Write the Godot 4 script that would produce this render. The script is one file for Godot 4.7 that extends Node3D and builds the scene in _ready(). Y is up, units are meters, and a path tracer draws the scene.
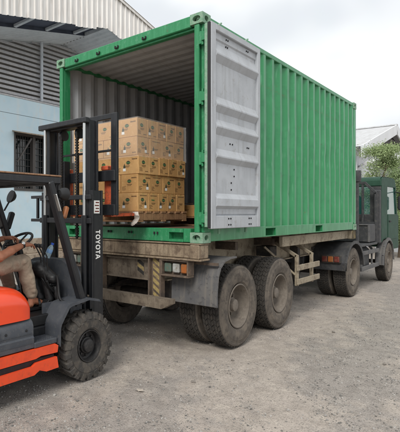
extends Node3D
# A forklift loads cartons into a container standing on a trailer; overcast daylight.
# Metres. The container's rear right lower edge runs along z = 0, its length along -z.

const B := 1.345      # height of the container's underside
const W := 2.438
const L := 6.058
const H := 2.591

# ------------------------------------------------------------------ mesh builder
class MB:
	var v := PackedVector3Array()
	var n := PackedVector3Array()
	var u := PackedVector2Array()
	var c := PackedColorArray()
	var tint := Color(1, 1, 1)
	func tri_n(p: Vector3, q: Vector3, r: Vector3, a: Vector3, b: Vector3, d: Vector3) -> void:
		if (q - p).cross(r - p).dot(a + b + d) < 0.0:
			var t := q; q = r; r = t
			t = b; b = d; d = t
		v.append(p); v.append(r); v.append(q)
		n.append(a); n.append(d); n.append(b)
		for i in 3:
			u.append(Vector2.ZERO); c.append(tint)
	func tri(p: Vector3, q: Vector3, r: Vector3) -> void:
		var m := (q - p).cross(r - p).normalized()
		tri_n(p, q, r, m, m, m)
	func quad(p: Vector3, q: Vector3, r: Vector3, s: Vector3) -> void:
		var m := (r - p).cross(s - q).normalized()
		tri_n(p, q, r, m, m, m); tri_n(p, r, s, m, m, m)
	func oquad(p: Vector3, q: Vector3, r: Vector3, s: Vector3, inside: Vector3) -> void:
		var m := (r - p).cross(s - q).normalized()
		if m.dot((p + q + r + s) * 0.25 - inside) < 0.0: m = -m
		tri_n(p, q, r, m, m, m); tri_n(p, r, s, m, m, m)
	func quv(p: Vector3, q: Vector3, r: Vector3, s: Vector3) -> void:   # printed face, p = lower left, ccw
		var m := (r - p).cross(s - q).normalized()
		for k in [[p, 0, 1], [r, 1, 0], [q, 1, 1], [p, 0, 1], [s, 0, 0], [r, 1, 0]]:
			v.append(k[0]); n.append(m); u.append(Vector2(k[1], k[2])); c.append(tint)
	func hexa(p: Array) -> void:   # 0-3 one face, 4-7 the opposite
		var o := Vector3.ZERO
		for k in p: o += k / 8.0
		oquad(p[0], p[1], p[2], p[3], o); oquad(p[4], p[5], p[6], p[7], o)
		for i in 4:
			var j := (i + 1) % 4
			oquad(p[i], p[j], p[j + 4], p[i + 4], o)
	func box(o: Vector3, s: Vector3, b := Basis.IDENTITY) -> void:
		var p := []
		for z in [-0.5, 0.5]:
			for k in [[-0.5, -0.5], [0.5, -0.5], [0.5, 0.5], [-0.5, 0.5]]:
				p.append(o + b * (s * Vector3(k[0], k[1], z)))
		hexa(p)
	func bb(a: Vector3, b: Vector3, e := 0.0) -> void:   # box from corner to corner
		if e > 0.0: cbox((a + b) * 0.5, (b - a).abs(), e)
		else: box((a + b) * 0.5, (b - a).abs())
	func cbox(o: Vector3, s: Vector3, e: float, b := Basis.IDENTITY) -> void:   # chamfered box
		var h := s * 0.5
		e = minf(e, minf(h.x, minf(h.y, h.z)) * 0.9)
		var g := func(x, y, z, ax) -> Vector3:
			var q := Vector3(x * (h.x - (0.0 if ax == 0 else e)), y * (h.y - (0.0 if ax == 1 else e)), z * (h.z - (0.0 if ax == 2 else e)))
			return o + b * q
		for s1 in [-1, 1]:
			oquad(g.call(s1, -1, -1, 0), g.call(s1, 1, -1, 0), g.call(s1, 1, 1, 0), g.call(s1, -1, 1, 0), o)
			oquad(g.call(-1, s1, -1, 1), g.call(1, s1, -1, 1), g.call(1, s1, 1, 1), g.call(-1, s1, 1, 1), o)
			oquad(g.call(-1, -1, s1, 2), g.call(1, -1, s1, 2), g.call(1, 1, s1, 2), g.call(-1, 1, s1, 2), o)
			for s2 in [-1, 1]:
				oquad(g.call(s1, s2, -1, 0), g.call(s1, s2, 1, 0), g.call(s1, s2, 1, 1), g.call(s1, s2, -1, 1), o)
				oquad(g.call(s1, -1, s2, 0), g.call(s1, 1, s2, 0), g.call(s1, 1, s2, 2), g.call(s1, -1, s2, 2), o)
				oquad(g.call(-1, s1, s2, 1), g.call(1, s1, s2, 1), g.call(1, s1, s2, 2), g.call(-1, s1, s2, 2), o)
				for s3 in [-1, 1]:
					var x: Vector3 = g.call(s1, s2, s3, 0)
					var y: Vector3 = g.call(s1, s2, s3, 1)
					var z: Vector3 = g.call(s1, s2, s3, 2)
					var m := (y - x).cross(z - x).normalized()
					if m.dot(x - o) < 0.0: m = -m
					tri_n(x, y, z, m, m, m)
	func bar(a: Vector3, b: Vector3, w: float, h: float, up := Vector3.UP, e := 0.0) -> void:   # rectangular bar
		var d := (b - a).normalized()
		if absf(d.dot(up)) > 0.99: up = Vector3.FORWARD
		var x := d.cross(up).normalized()
		var y := x.cross(d).normalized()
		var bs := Basis(x, y, -d)
		if e > 0.0: cbox((a + b) * 0.5, Vector3(w, h, a.distance_to(b)), e, bs)
		else: box((a + b) * 0.5, Vector3(w, h, a.distance_to(b)), bs)
	func lathe(prof: Array, xf: Transform3D, seg := 32, sharp := 0.7, from := 0.0, to := TAU) -> void:   # axis = local y, profile of (radius, height), outside on the right hand
		var k := prof.size()
		var sn := []
		for i in k - 1:
			var d: Vector2 = prof[i + 1] - prof[i]
			sn.append(Vector2(d.y, -d.x).normalized())
		for i in k - 1:
			var n0: Vector2 = sn[i]
			var n1: Vector2 = sn[i]
			if i > 0 and sn[i].angle_to(sn[i - 1]) > -sharp and sn[i].angle_to(sn[i - 1]) < sharp: n0 = (sn[i] + sn[i - 1]).normalized()
			if i < k - 2 and absf(sn[i].angle_to(sn[i + 1])) < sharp: n1 = (sn[i] + sn[i + 1]).normalized()
			for j in seg:
				var a := from + (to - from) * j / seg
				var b := from + (to - from) * (j + 1) / seg
				var ca := Vector3(cos(a), 0, sin(a))
				var cb := Vector3(cos(b), 0, sin(b))
				var p = xf * (ca * prof[i].x + Vector3(0, prof[i].y, 0))
				var q = xf * (cb * prof[i].x + Vector3(0, prof[i].y, 0))
				var r = xf * (cb * prof[i + 1].x + Vector3(0, prof[i + 1].y, 0))
				var s = xf * (ca * prof[i + 1].x + Vector3(0, prof[i + 1].y, 0))
				var np := xf.basis * (ca * n0.x + Vector3(0, n0.y, 0))
				var nq := xf.basis * (cb * n0.x + Vector3(0, n0.y, 0))
				var nr := xf.basis * (cb * n1.x + Vector3(0, n1.y, 0))
				var ns := xf.basis * (ca * n1.x + Vector3(0, n1.y, 0))
				if prof[i].x > 1e-5: tri_n(p, q, r, np, nq, nr)
				if prof[i + 1].x > 1e-5: tri_n(p, r, s, np, nr, ns)
	func tube(pts: Array, r, sides := 10, caps := true) -> void:   # r: one radius or one for each point
		var up := Vector3.UP
		var rings := []
		var ns := []
		for i in pts.size():
			var d: Vector3 = (pts[mini(i + 1, pts.size() - 1)] - pts[maxi(i - 1, 0)]).normalized()
			if i == 0 and absf(d.dot(up)) > 0.95: up = Vector3.RIGHT
			var x := d.cross(up).normalized()
			up = x.cross(d).normalized()
			var ri: float = r[i] if r is Array else r
			var ring := []
			var nn := []
			for j in sides:
				var a := TAU * j / sides
				nn.append(x * cos(a) + up * sin(a))
				ring.append(pts[i] + nn[j] * ri)
			rings.append(ring); ns.append(nn)
		for i in pts.size() - 1:
			for j in sides:
				var m := (j + 1) % sides
				tri_n(rings[i][j], rings[i][m], rings[i + 1][m], ns[i][j], ns[i][m], ns[i + 1][m])
				tri_n(rings[i][j], rings[i + 1][m], rings[i + 1][j], ns[i][j], ns[i + 1][m], ns[i + 1][j])
		if caps:
			for e in [0, pts.size() - 1]:
				var d: Vector3 = (pts[0] - pts[1]).normalized() if e == 0 else (pts[e] - pts[e - 1]).normalized()
				for j in sides:
					tri_n(pts[e], rings[e][j], rings[e][(j + 1) % sides], d, d, d)
	func prism(poly: PackedVector2Array, xf: Transform3D, depth: float, smooth := 0.55) -> void:   # outline in local xy, depth along local z
		var ids := Geometry2D.triangulate_polygon(poly)
		var zf := xf.basis.z.normalized()
		var zz := xf.basis.z * depth
		for i in range(0, ids.size(), 3):
			var p := xf * Vector3(poly[ids[i]].x, poly[ids[i]].y, 0)
			var q := xf * Vector3(poly[ids[i + 1]].x, poly[ids[i + 1]].y, 0)
			var r := xf * Vector3(poly[ids[i + 2]].x, poly[ids[i + 2]].y, 0)
			var s := signf(depth)
			tri_n(p, q, r, -zf * s, -zf * s, -zf * s)
			tri_n(p + zz, q + zz, r + zz, zf * s, zf * s, zf * s)
		var area := 0.0
		for i in poly.size():
			area += poly[i].cross(poly[(i + 1) % poly.size()])
		var k := poly.size()
		var en := []
		for i in k:
			var e := poly[(i + 1) % k] - poly[i]
			en.append(Vector2(e.y, -e.x).normalized() * signf(area))
		for i in k:
			var a := poly[i]
			var b := poly[(i + 1) % k]
			var na: Vector2 = en[i]
			var nb: Vector2 = en[i]
			if absf(na.angle_to(en[(i + k - 1) % k])) < smooth: na = (na + en[(i + k - 1) % k]).normalized()
			if absf(nb.angle_to(en[(i + 1) % k])) < smooth: nb = (nb + en[(i + 1) % k]).normalized()
			var ma := (xf.basis * Vector3(na.x, na.y, 0)).normalized()
			var mb := (xf.basis * Vector3(nb.x, nb.y, 0)).normalized()
			var p := xf * Vector3(a.x, a.y, 0)
			var q := xf * Vector3(b.x, b.y, 0)
			tri_n(p, q, q + zz, ma, mb, mb); tri_n(p, q + zz, p + zz, ma, mb, ma)
	func ribbon(pts: Array, off: Vector3, facing: Vector3, smooth := 0.0) -> void:   # a folded sheet: polyline swept along off
		var en := []
		for i in pts.size() - 1:
			var m = ((pts[i + 1] as Vector3) - pts[i]).cross(off).normalized()
			if m.dot(facing) < 0.0: m = -m
			en.append(m)
		for i in pts.size() - 1:
			var a: Vector3 = en[i]
			var b: Vector3 = en[i]
			if i > 0 and a.angle_to(en[i - 1]) < smooth: a = (a + en[i - 1]).normalized()
			if i < pts.size() - 2 and b.angle_to(en[i + 1]) < smooth: b = (b + en[i + 1]).normalized()
			tri_n(pts[i], pts[i + 1], pts[i + 1] + off, a, b, b); tri_n(pts[i], pts[i + 1] + off, pts[i] + off, a, b, a)
	func holed(o: Vector3, x: Vector3, y: Vector3, hw: float, hh: float, rx: float, ry: float, depth: float) -> void:   # a face with an oval hole; x cross y points out
		var z := x.cross(y)
		for i in 32:
			var q := []
			for k in [i, i + 1]:
				var a = TAU * k / 32.0
				var cs := Vector2(cos(a), sin(a))
				var sq := cs / maxf(absf(cs.x), absf(cs.y))
				q.append([o + x * sq.x * hw + y * sq.y * hh, o + x * cs.x * rx + y * cs.y * ry])
			tri_n(q[0][0], q[1][0], q[1][1], z, z, z); tri_n(q[0][0], q[1][1], q[0][1], z, z, z)
			var inn = (o - (q[0][1] + q[1][1]) * 0.5).normalized()
			tri_n(q[0][1], q[1][1], q[1][1] - z * depth, inn, inn, inn); tri_n(q[0][1], q[1][1] - z * depth, q[0][1] - z * depth, inn, inn, inn)
	func add(m: MB, xf: Transform3D) -> void:
		var flip := xf.basis.determinant() < 0.0
		for k in m.v.size():
			var i := k
			if flip and k % 3 > 0: i = k + 1 if k % 3 == 1 else k - 1
			v.append(xf * m.v[i]); n.append((xf.basis * m.n[i]).normalized()); u.append(m.u[i]); c.append(m.c[i])
	func arrays() -> Array:
		var a := []
		a.resize(Mesh.ARRAY_MAX)
		a[Mesh.ARRAY_VERTEX] = v; a[Mesh.ARRAY_NORMAL] = n; a[Mesh.ARRAY_TEX_UV] = u; a[Mesh.ARRAY_COLOR] = c
		return a

func mesh_of(pairs: Array) -> ArrayMesh:   # [builder, material, builder, material ...]
	var am := ArrayMesh.new()
	for i in range(0, pairs.size(), 2):
		if pairs[i].v.size() == 0: continue
		am.add_surface_from_arrays(Mesh.PRIMITIVE_TRIANGLES, pairs[i].arrays())
		am.surface_set_material(am.get_surface_count() - 1, pairs[i + 1])
	return am

# ------------------------------------------------------------------ nodes
var used := {}
func numbered(s: String) -> String:
	var k: int = used.get(s, 0)
	used[s] = k + 1
	return s if k == 0 else "%s_%03d" % [s, k]

func tag(o: Node3D, label: String, category: String, group := "", kind := "") -> void:
	if label: o.set_meta("label", label)
	if category: o.set_meta("category", category)
	if group: o.set_meta("group", group)
	if kind: o.set_meta("kind", kind)

func thing(called: String, label: String, category: String, at := Vector3.ZERO, turn := 0.0, group := "") -> Node3D:
	var o := Node3D.new()
	o.name = numbered(called)
	add_child(o)
	o.position = at
	o.rotation.y = turn
	tag(o, label, category, group)
	return o

func part(parent: Node, called: String, mb: MB, mat: Material, label := "") -> MeshInstance3D:
	return inst(parent, called, mesh_of([mb, mat]), label)

func inst(parent: Node, called: String, m: Mesh, label := "") -> MeshInstance3D:
	var o := MeshInstance3D.new()
	o.mesh = m
	o.name = called if parent != self else numbered(called)
	parent.add_child(o, true)
	if label: o.set_meta("label", label)
	return o

func sub(parent: Node, called: String, at := Vector3.ZERO) -> Node3D:
	var o := Node3D.new()
	o.name = called
	parent.add_child(o, true)
	o.position = at
	return o

# ------------------------------------------------------------------ textures
var NZ := {}
func noise_bytes(key: String, size: int, freq: float, octaves: int, sd: int, kind := FastNoiseLite.TYPE_SIMPLEX_SMOOTH, stretch := 1) -> PackedByteArray:
	var k := "%s%d" % [key, size]
	if not NZ.has(k):
		var f := FastNoiseLite.new()
		f.noise_type = kind
		f.seed = sd
		f.frequency = freq * 256.0 / size
		f.fractal_octaves = octaves
		f.fractal_gain = 0.6
		if kind == FastNoiseLite.TYPE_CELLULAR:
			f.cellular_return_type = FastNoiseLite.RETURN_DISTANCE2_SUB
			f.fractal_type = FastNoiseLite.FRACTAL_NONE
		var im := f.get_seamless_image(size, size / stretch)
		if stretch > 1: im.resize(size, size, Image.INTERPOLATE_CUBIC)
		im.convert(Image.FORMAT_L8)
		NZ[k] = im.get_data()
	return NZ[k]

func nb(key: String, size: int) -> PackedByteArray:
	match key:
		"big": return noise_bytes(key, size, 0.012, 6, 11)
		"big2": return noise_bytes(key, size, 0.016, 6, 57)
		"mid": return noise_bytes(key, size, 0.035, 6, 23)
		"mid2": return noise_bytes(key, size, 0.042, 6, 77)
		"fine": return noise_bytes(key, size, 0.22, 3, 31)
		"fine2": return noise_bytes(key, size, 0.30, 2, 91)
		"streak": return noise_bytes(key, size, 0.05, 4, 41, FastNoiseLite.TYPE_SIMPLEX_SMOOTH, 16)
		"streak2": return noise_bytes(key, size, 0.09, 3, 43, FastNoiseLite.TYPE_SIMPLEX_SMOOTH, 8)
		"cell": return noise_bytes(key, size, 0.5, 1, 47, FastNoiseLite.TYPE_CELLULAR)
		"cell2": return noise_bytes(key, size, 1.0, 1, 53, FastNoiseLite.TYPE_CELLULAR)
	return PackedByteArray()

func tex(size: int, base: Color, layers: Array) -> ImageTexture:   # layer: [noise, from, to, colour, strength]
	var cnt := size * size
	var r := PackedFloat32Array(); var g := PackedFloat32Array(); var b := PackedFloat32Array()
	r.resize(cnt); g.resize(cnt); b.resize(cnt)
	r.fill(base.r); g.fill(base.g); b.fill(base.b)
	for ly in layers:
		var d := nb(ly[0], size)
		var lut := PackedFloat32Array()
		lut.resize(256)
		for i in 256:
			lut[i] = smoothstep(ly[1], ly[2], i / 255.0) * ly[4]
		var cr: float = ly[3].r
		var cg: float = ly[3].g
		var cb: float = ly[3].b
		for i in cnt:
			var t := lut[d[i]]
			if t > 0.0:
				r[i] += (cr - r[i]) * t; g[i] += (cg - g[i]) * t; b[i] += (cb - b[i]) * t
	var o := PackedByteArray()
	o.resize(cnt * 3)
	for i in cnt:
		o[i * 3] = int(clampf(r[i], 0, 1) * 255.0); o[i * 3 + 1] = int(clampf(g[i], 0, 1) * 255.0); o[i * 3 + 2] = int(clampf(b[i], 0, 1) * 255.0)
	return ImageTexture.create_from_image(Image.create_from_data(size, size, false, Image.FORMAT_RGB8, o))

func grey_tex(key: String, size: int) -> ImageTexture:
	return ImageTexture.create_from_image(Image.create_from_data(size, size, false, Image.FORMAT_L8, nb(key, size)))

func mat(t: Texture2D, rough := 0.7, scale := 1.0, metal := 0.0, colour := Color.WHITE, spec := 0.5) -> StandardMaterial3D:
	var m := StandardMaterial3D.new()
	m.albedo_color = colour
	if t:
		m.albedo_texture = t
		m.uv1_triplanar = true
		m.uv1_scale = Vector3.ONE * scale
	m.roughness = rough
	m.metallic = metal
	m.metallic_specular = spec
	m.cull_mode = BaseMaterial3D.CULL_DISABLED
	return m

func flat(colour: Color, rough := 0.7, metal := 0.0, spec := 0.5) -> StandardMaterial3D:
	return mat(null, rough, 1.0, metal, colour, spec)

func relief(m: StandardMaterial3D, key: String, size: int, cm: float) -> StandardMaterial3D:
	m.heightmap_enabled = true
	m.heightmap_texture = grey_tex(key, size)
	m.heightmap_scale = cm
	return m

func C(r: int, g: int, b: int) -> Color:
	return Color(r / 255.0, g / 255.0, b / 255.0)

var M := {}
func make_materials() -> void:
	var rust := C(104, 66, 42)
	# container paint: green, faded and scuffed, with specks of rust
	M.green = mat(tex(512, C(46, 128, 80), [["big", 0.30, 0.85, C(60, 142, 94), 0.7], ["streak", 0.50, 0.92, C(96, 156, 120), 0.45], ["mid", 0.55, 0.92, C(40, 106, 70), 0.5], ["fine", 0.70, 0.95, C(110, 158, 130), 0.3], ["streak2", 0.80, 0.93, C(150, 182, 160), 0.4], ["mid2", 0.82, 0.92, C(112, 88, 62), 0.55]]), 0.36, 0.4)
	M.green_scuffed = mat(tex(512, C(40, 126, 80), [["streak2", 0.35, 0.85, C(62, 142, 98), 0.6], ["mid2", 0.60, 0.85, C(112, 154, 126), 0.4], ["fine2", 0.68, 0.9, C(144, 168, 150), 0.3], ["big2", 0.74, 0.86, C(108, 88, 64), 0.5]]), 0.45, 0.9)
	M.grey_door = mat(tex(512, C(172, 176, 181), [["big", 0.35, 0.85, C(160, 164, 169), 0.8], ["streak", 0.5, 0.9, C(144, 146, 148), 0.5], ["mid2", 0.64, 0.9, C(140, 137, 134), 0.4], ["fine2", 0.74, 0.92, C(126, 118, 108), 0.35]]), 0.5, 0.6)
	M.casting = mat(tex(256, C(128, 160, 138), [["mid", 0.40, 0.75, C(96, 146, 114), 0.7], ["mid2", 0.56, 0.85, C(150, 158, 146), 0.6], ["fine", 0.62, 0.9, rust, 0.4]]), 0.7, 1.5)
	M.gasket = flat(C(38, 38, 40), 0.8)
	# trailer: old tan paint gone to rust and grime
	M.tan_rust = mat(tex(512, C(144, 128, 107), [["big", 0.28, 0.75, C(120, 104, 86), 0.75], ["mid", 0.50, 0.86, C(80, 65, 53), 0.65], ["mid2", 0.60, 0.9, C(178, 164, 140), 0.5], ["streak2", 0.50, 0.88, C(86, 72, 59), 0.5], ["fine", 0.58, 0.9, C(66, 55, 47), 0.4]]), 0.85, 0.6)
	M.tan_steel = mat(tex(256, C(152, 141, 122), [["big2", 0.35, 0.8, C(128, 116, 98), 0.8], ["mid", 0.56, 0.88, C(88, 73, 59), 0.6], ["fine", 0.62, 0.9, C(72, 61, 52), 0.4]]), 0.8, 0.7)
	M.brown_steel = mat(tex(256, C(96, 82, 70), [["big", 0.35, 0.75, C(70, 62, 56), 0.8], ["mid2", 0.52, 0.85, C(128, 110, 92), 0.6], ["fine2", 0.62, 0.88, C(56, 46, 40), 0.4]]), 0.85, 0.9)
	M.grimy = mat(tex(256, C(52, 49, 47), [["big2", 0.4, 0.7, C(70, 64, 58), 0.8], ["mid", 0.58, 0.76, C(92, 82, 72), 0.5], ["fine", 0.64, 0.8, C(36, 34, 33), 0.5]]), 0.85, 1.2)
	M.flap = mat(tex(512, C(84, 84, 86), [["big", 0.35, 0.7, C(100, 98, 96), 0.8], ["streak", 0.5, 0.8, C(118, 112, 104), 0.5], ["mid2", 0.64, 0.8, C(62, 61, 62), 0.6], ["fine2", 0.7, 0.85, C(130, 120, 108), 0.35]]), 0.75, 1.0)
	# rubber
	M.tyre_side = mat(tex(512, C(92, 86, 80), [["big2", 0.30, 0.75, C(116, 107, 97), 0.8], ["mid", 0.46, 0.82, C(68, 64, 61), 0.65], ["fine", 0.58, 0.9, C(136, 126, 114), 0.4]]), 0.95, 1.1, 0.0, Color.WHITE, 0.3)
	M.tyre_tread = mat(tex(256, C(60, 58, 56), [["big", 0.35, 0.75, C(80, 75, 70), 0.8], ["mid2", 0.5, 0.82, C(96, 89, 81), 0.5], ["fine2", 0.58, 0.85, C(46, 45, 44), 0.5]]), 0.95, 2.0, 0.0, Color.WHITE, 0.3)
	M.rim_dirty = mat(tex(256, C(116, 108, 99), [["big", 0.35, 0.75, C(96, 88, 80), 0.8], ["mid2", 0.5, 0.82, C(138, 129, 118), 0.6], ["fine", 0.6, 0.88, C(70, 62, 55), 0.5]]), 0.85, 1.8)
	M.fork_tyre = mat(tex(256, C(70, 68, 66), [["big2", 0.35, 0.75, C(94, 88, 81), 0.8], ["mid", 0.50, 0.85, C(112, 104, 95), 0.5], ["fine2", 0.58, 0.85, C(48, 47, 46), 0.5]]), 0.9, 1.6, 0.0, Color.WHITE, 0.3)
	M.fork_rim = mat(tex(256, C(30, 30, 32), [["mid", 0.56, 0.74, C(62, 58, 54), 0.6], ["fine", 0.68, 0.8, C(84, 78, 70), 0.5]]), 0.6, 3.0)
	# forklift
	M.orange = mat(tex(512, C(234, 72, 30), [["big", 0.35, 0.85, C(224, 64, 28), 0.7], ["mid2", 0.78, 0.95, C(180, 70, 44), 0.35]]), 0.28, 1.0)
	M.orange.clearcoat_enabled = true; M.orange.clearcoat = 0.5; M.orange.clearcoat_roughness = 0.15
	M.orange_worn = mat(tex(512, C(228, 78, 38), [["big2", 0.40, 0.85, C(212, 70, 38), 0.7], ["mid", 0.66, 0.95, C(150, 78, 56), 0.35], ["fine2", 0.70, 0.92, C(140, 100, 84), 0.35], ["streak2", 0.7, 0.92, C(180, 84, 56), 0.3]]), 0.42, 1.4)
	M.fork_blade = mat(tex(256, C(198, 88, 52), [["big2", 0.35, 0.75, C(172, 78, 50), 0.8], ["mid", 0.5, 0.82, C(104, 66, 52), 0.7], ["fine2", 0.6, 0.88, C(84, 72, 66), 0.5]]), 0.6, 1.8)
	M.tan_grey = mat(tex(512, C(120, 109, 95), [["big", 0.30, 0.75, C(100, 89, 76), 0.75], ["mid", 0.5, 0.86, C(72, 61, 52), 0.65], ["mid2", 0.58, 0.9, C(150, 139, 121), 0.5], ["streak2", 0.5, 0.88, C(78, 67, 57), 0.45], ["fine", 0.58, 0.9, C(60, 52, 46), 0.4]]), 0.88, 0.7)
	M.fork_grey = mat(tex(512, C(62, 66, 73), [["big", 0.4, 0.75, C(74, 77, 82), 0.8], ["mid2", 0.62, 0.78, C(92, 90, 88), 0.45], ["fine", 0.7, 0.82, C(104, 100, 94), 0.4]]), 0.55, 1.6)
	M.mast = mat(tex(256, C(27, 29, 33), [["streak", 0.45, 0.85, C(38, 39, 42), 0.8], ["mid", 0.6, 0.88, C(58, 54, 50), 0.45], ["fine2", 0.66, 0.9, C(74, 69, 64), 0.3]]), 0.45, 1.4)
	M.chrome = flat(C(200, 200, 198), 0.2, 0.9)
	M.black_plastic = mat(tex(256, C(24, 25, 27), [["mid", 0.5, 0.85, C(36, 36, 37), 0.7], ["fine", 0.66, 0.9, C(58, 55, 52), 0.3]]), 0.5, 2.0)
	M.chain = flat(C(40, 38, 36), 0.6, 0.4)
	M.wood_board = mat(tex(256, C(158, 122, 94), [["streak", 0.4, 0.7, C(124, 92, 68), 0.8], ["fine", 0.6, 0.8, C(96, 70, 52), 0.5]]), 0.85, 2.0)
	M.pallet = mat(tex(512, C(160, 124, 90), [["streak", 0.30, 0.75, C(128, 96, 68), 0.8], ["mid", 0.55, 0.88, C(100, 76, 56), 0.5], ["fine", 0.58, 0.88, C(182, 150, 116), 0.4]]), 0.9, 1.8)
	M.plywood = mat(tex(256, C(110, 86, 64), [["streak", 0.4, 0.7, C(84, 64, 48), 0.8], ["mid", 0.6, 0.8, C(64, 52, 42), 0.6]]), 0.85, 1.0)
	# cartons
	M.card = []
	for k in 3:
		M.card.append(mat(tex(256, [C(197, 152, 95), C(187, 142, 88), C(203, 160, 105)][k], [["big", 0.4, 0.75, C(186, 142, 88), 0.6], ["mid2", 0.6, 0.85, C(214, 176, 124), 0.5], ["fine", 0.68, 0.9, C(164, 124, 78), 0.3]]), 0.85, 1.5 + 0.3 * k))
	M.tape = flat(C(196, 160, 104), 0.35)
	M.sticker = flat(C(232, 232, 228), 0.6)
	M.print_dark = flat(C(62, 66, 50), 0.85)
	M.print_green = flat(C(78, 118, 66), 0.85)
	M.print_brown = flat(C(96, 70, 44), 0.85)
	M.film = flat(Color(0.92, 0.91, 0.90, 0.17), 0.3)
	M.film.transparency = BaseMaterial3D.TRANSPARENCY_ALPHA
	# truck tractor
	M.cab_green = mat(tex(256, C(38, 68, 54), [["big", 0.35, 0.8, C(47, 79, 64), 0.8], ["mid2", 0.62, 0.92, C(72, 96, 84), 0.4], ["fine", 0.7, 0.92, C(44, 64, 55), 0.3]]), 0.6, 0.9, 0.0, Color.WHITE, 0.35)
	M.truck_black = mat(tex(256, C(50, 51, 54), [["big2", 0.4, 0.7, C(66, 66, 67), 0.8], ["mid", 0.6, 0.78, C(92, 88, 82), 0.5], ["fine", 0.7, 0.82, C(104, 97, 88), 0.35]]), 0.6, 1.0)
	M.glass_teal = flat(Color(0.22, 0.46, 0.44, 0.35), 0.04)
	M.glass_teal.transparency = BaseMaterial3D.TRANSPARENCY_ALPHA
	M.glass_dark = flat(C(26, 34, 36), 0.06, 0.0, 0.6)
	M.lens_red = mat(tex(128, C(104, 42, 36), [["mid", 0.35, 0.8, C(112, 98, 82), 0.5], ["big", 0.55, 0.9, C(84, 74, 64), 0.3]]), 0.45, 1.5)
	M.lens_orange = mat(tex(128, C(160, 92, 44), [["mid", 0.35, 0.8, C(112, 98, 82), 0.5], ["big", 0.55, 0.9, C(84, 74, 64), 0.3]]), 0.45, 1.5)
	M.lens_green = mat(tex(128, C(84, 104, 94), [["mid", 0.35, 0.8, C(112, 98, 82), 0.5], ["big", 0.55, 0.9, C(84, 74, 64), 0.3]]), 0.45, 1.5)
	M.lens_white = mat(tex(128, C(168, 170, 168), [["mid", 0.35, 0.8, C(112, 98, 82), 0.5], ["big", 0.55, 0.9, C(84, 74, 64), 0.3]]), 0.45, 1.5)
	M.yellow = mat(tex(256, C(166, 146, 92), [["mid", 0.35, 0.75, C(128, 112, 84), 0.8], ["fine", 0.5, 0.85, C(96, 82, 66), 0.5]]), 0.85, 2.0)
	M.black_dull = mat(tex(256, C(42, 40, 38), [["mid2", 0.5, 0.75, C(66, 58, 50), 0.7]]), 0.85, 2.0)
	# buildings
	M.cream = mat(tex(512, C(232, 229, 226), [["streak", 0.35, 0.75, C(219, 215, 211), 0.7], ["streak2", 0.55, 0.85, C(194, 186, 179), 0.4], ["big", 0.45, 0.85, C(236, 234, 231), 0.5]]), 0.7, 0.25)
	M.blue_wall = mat(tex(512, C(214, 236, 247), [["big", 0.35, 0.8, C(201, 229, 243), 0.8], ["streak", 0.5, 0.88, C(228, 236, 239), 0.5], ["mid2", 0.62, 0.9, C(222, 228, 229), 0.4]]), 0.85, 0.2)
	M.slat = mat(tex(256, C(200, 200, 203), [["streak2", 0.35, 0.8, C(178, 177, 180), 0.7], ["big2", 0.45, 0.85, C(208, 204, 202), 0.6]]), 0.7, 0.4)
	M.sheet_grey = mat(tex(256, C(204, 211, 219), [["big", 0.35, 0.8, C(188, 196, 205), 0.8], ["mid", 0.58, 0.88, C(164, 169, 174), 0.4]]), 0.6, 0.5)
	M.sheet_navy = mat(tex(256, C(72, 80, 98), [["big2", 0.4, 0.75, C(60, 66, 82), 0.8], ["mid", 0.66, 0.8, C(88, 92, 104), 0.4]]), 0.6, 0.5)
	M.concrete = mat(tex(512, C(176, 160, 142), [["big", 0.4, 0.7, C(148, 132, 116), 0.8], ["mid2", 0.55, 0.75, C(120, 104, 90), 0.6], ["fine", 0.65, 0.8, C(200, 188, 170), 0.5]]), 0.9, 0.6)
	M.window_frame = flat(C(84, 80, 78), 0.7)
	M.house_wall = mat(tex(256, C(224, 226, 229), [["streak", 0.40, 0.8, C(208, 209, 211), 0.7], ["big", 0.45, 0.85, C(217, 218, 220), 0.6]]), 0.85, 0.2)
	M.house_roof = mat(tex(256, C(196, 197, 199), [["big2", 0.35, 0.8, C(180, 180, 181), 0.8], ["mid", 0.55, 0.88, C(160, 158, 156), 0.4], ["streak2", 0.5, 0.8, C(172, 171, 170), 0.4]]), 0.8, 0.3)
	M.house_shade = flat(C(96, 94, 92), 0.9)  # shade below the gable overhang, given as a dark colour
	# plants
	M.bark = mat(tex(256, C(98, 84, 70), [["streak", 0.4, 0.7, C(74, 62, 52), 0.8], ["fine", 0.6, 0.8, C(120, 106, 90), 0.5]]), 0.95, 2.0)
	M.leaf = flat(Color.WHITE, 0.6)
	M.leaf.vertex_color_use_as_albedo = true
	M.leaf.backlight_enabled = true
	M.leaf.backlight = Color(0.35, 0.4, 0.2)
	# person
	M.skin = mat(tex(256, C(162, 108, 82), [["mid", 0.40, 0.85, C(150, 98, 74), 0.6], ["fine", 0.55, 0.9, C(168, 118, 92), 0.3]]), 0.55, 3.0)
	M.skin.subsurf_scatter_enabled = true; M.skin.subsurf_scatter_strength = 0.1
	M.trousers = mat(tex(256, C(158, 142, 124), [["mid", 0.45, 0.75, C(144, 128, 112), 0.7], ["fine2", 0.5, 0.8, C(168, 152, 134), 0.5]]), 0.95, 4.0)
	M.shirt = mat(tex(256, C(70, 76, 90), [["mid2", 0.45, 0.75, C(60, 65, 78), 0.7], ["fine2", 0.5, 0.8, C(82, 88, 100), 0.5]]), 0.95, 4.0)
	M.hair = flat(C(26, 22, 20), 0.6)
	M.white_text = flat(C(232, 232, 230), 0.5)

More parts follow.
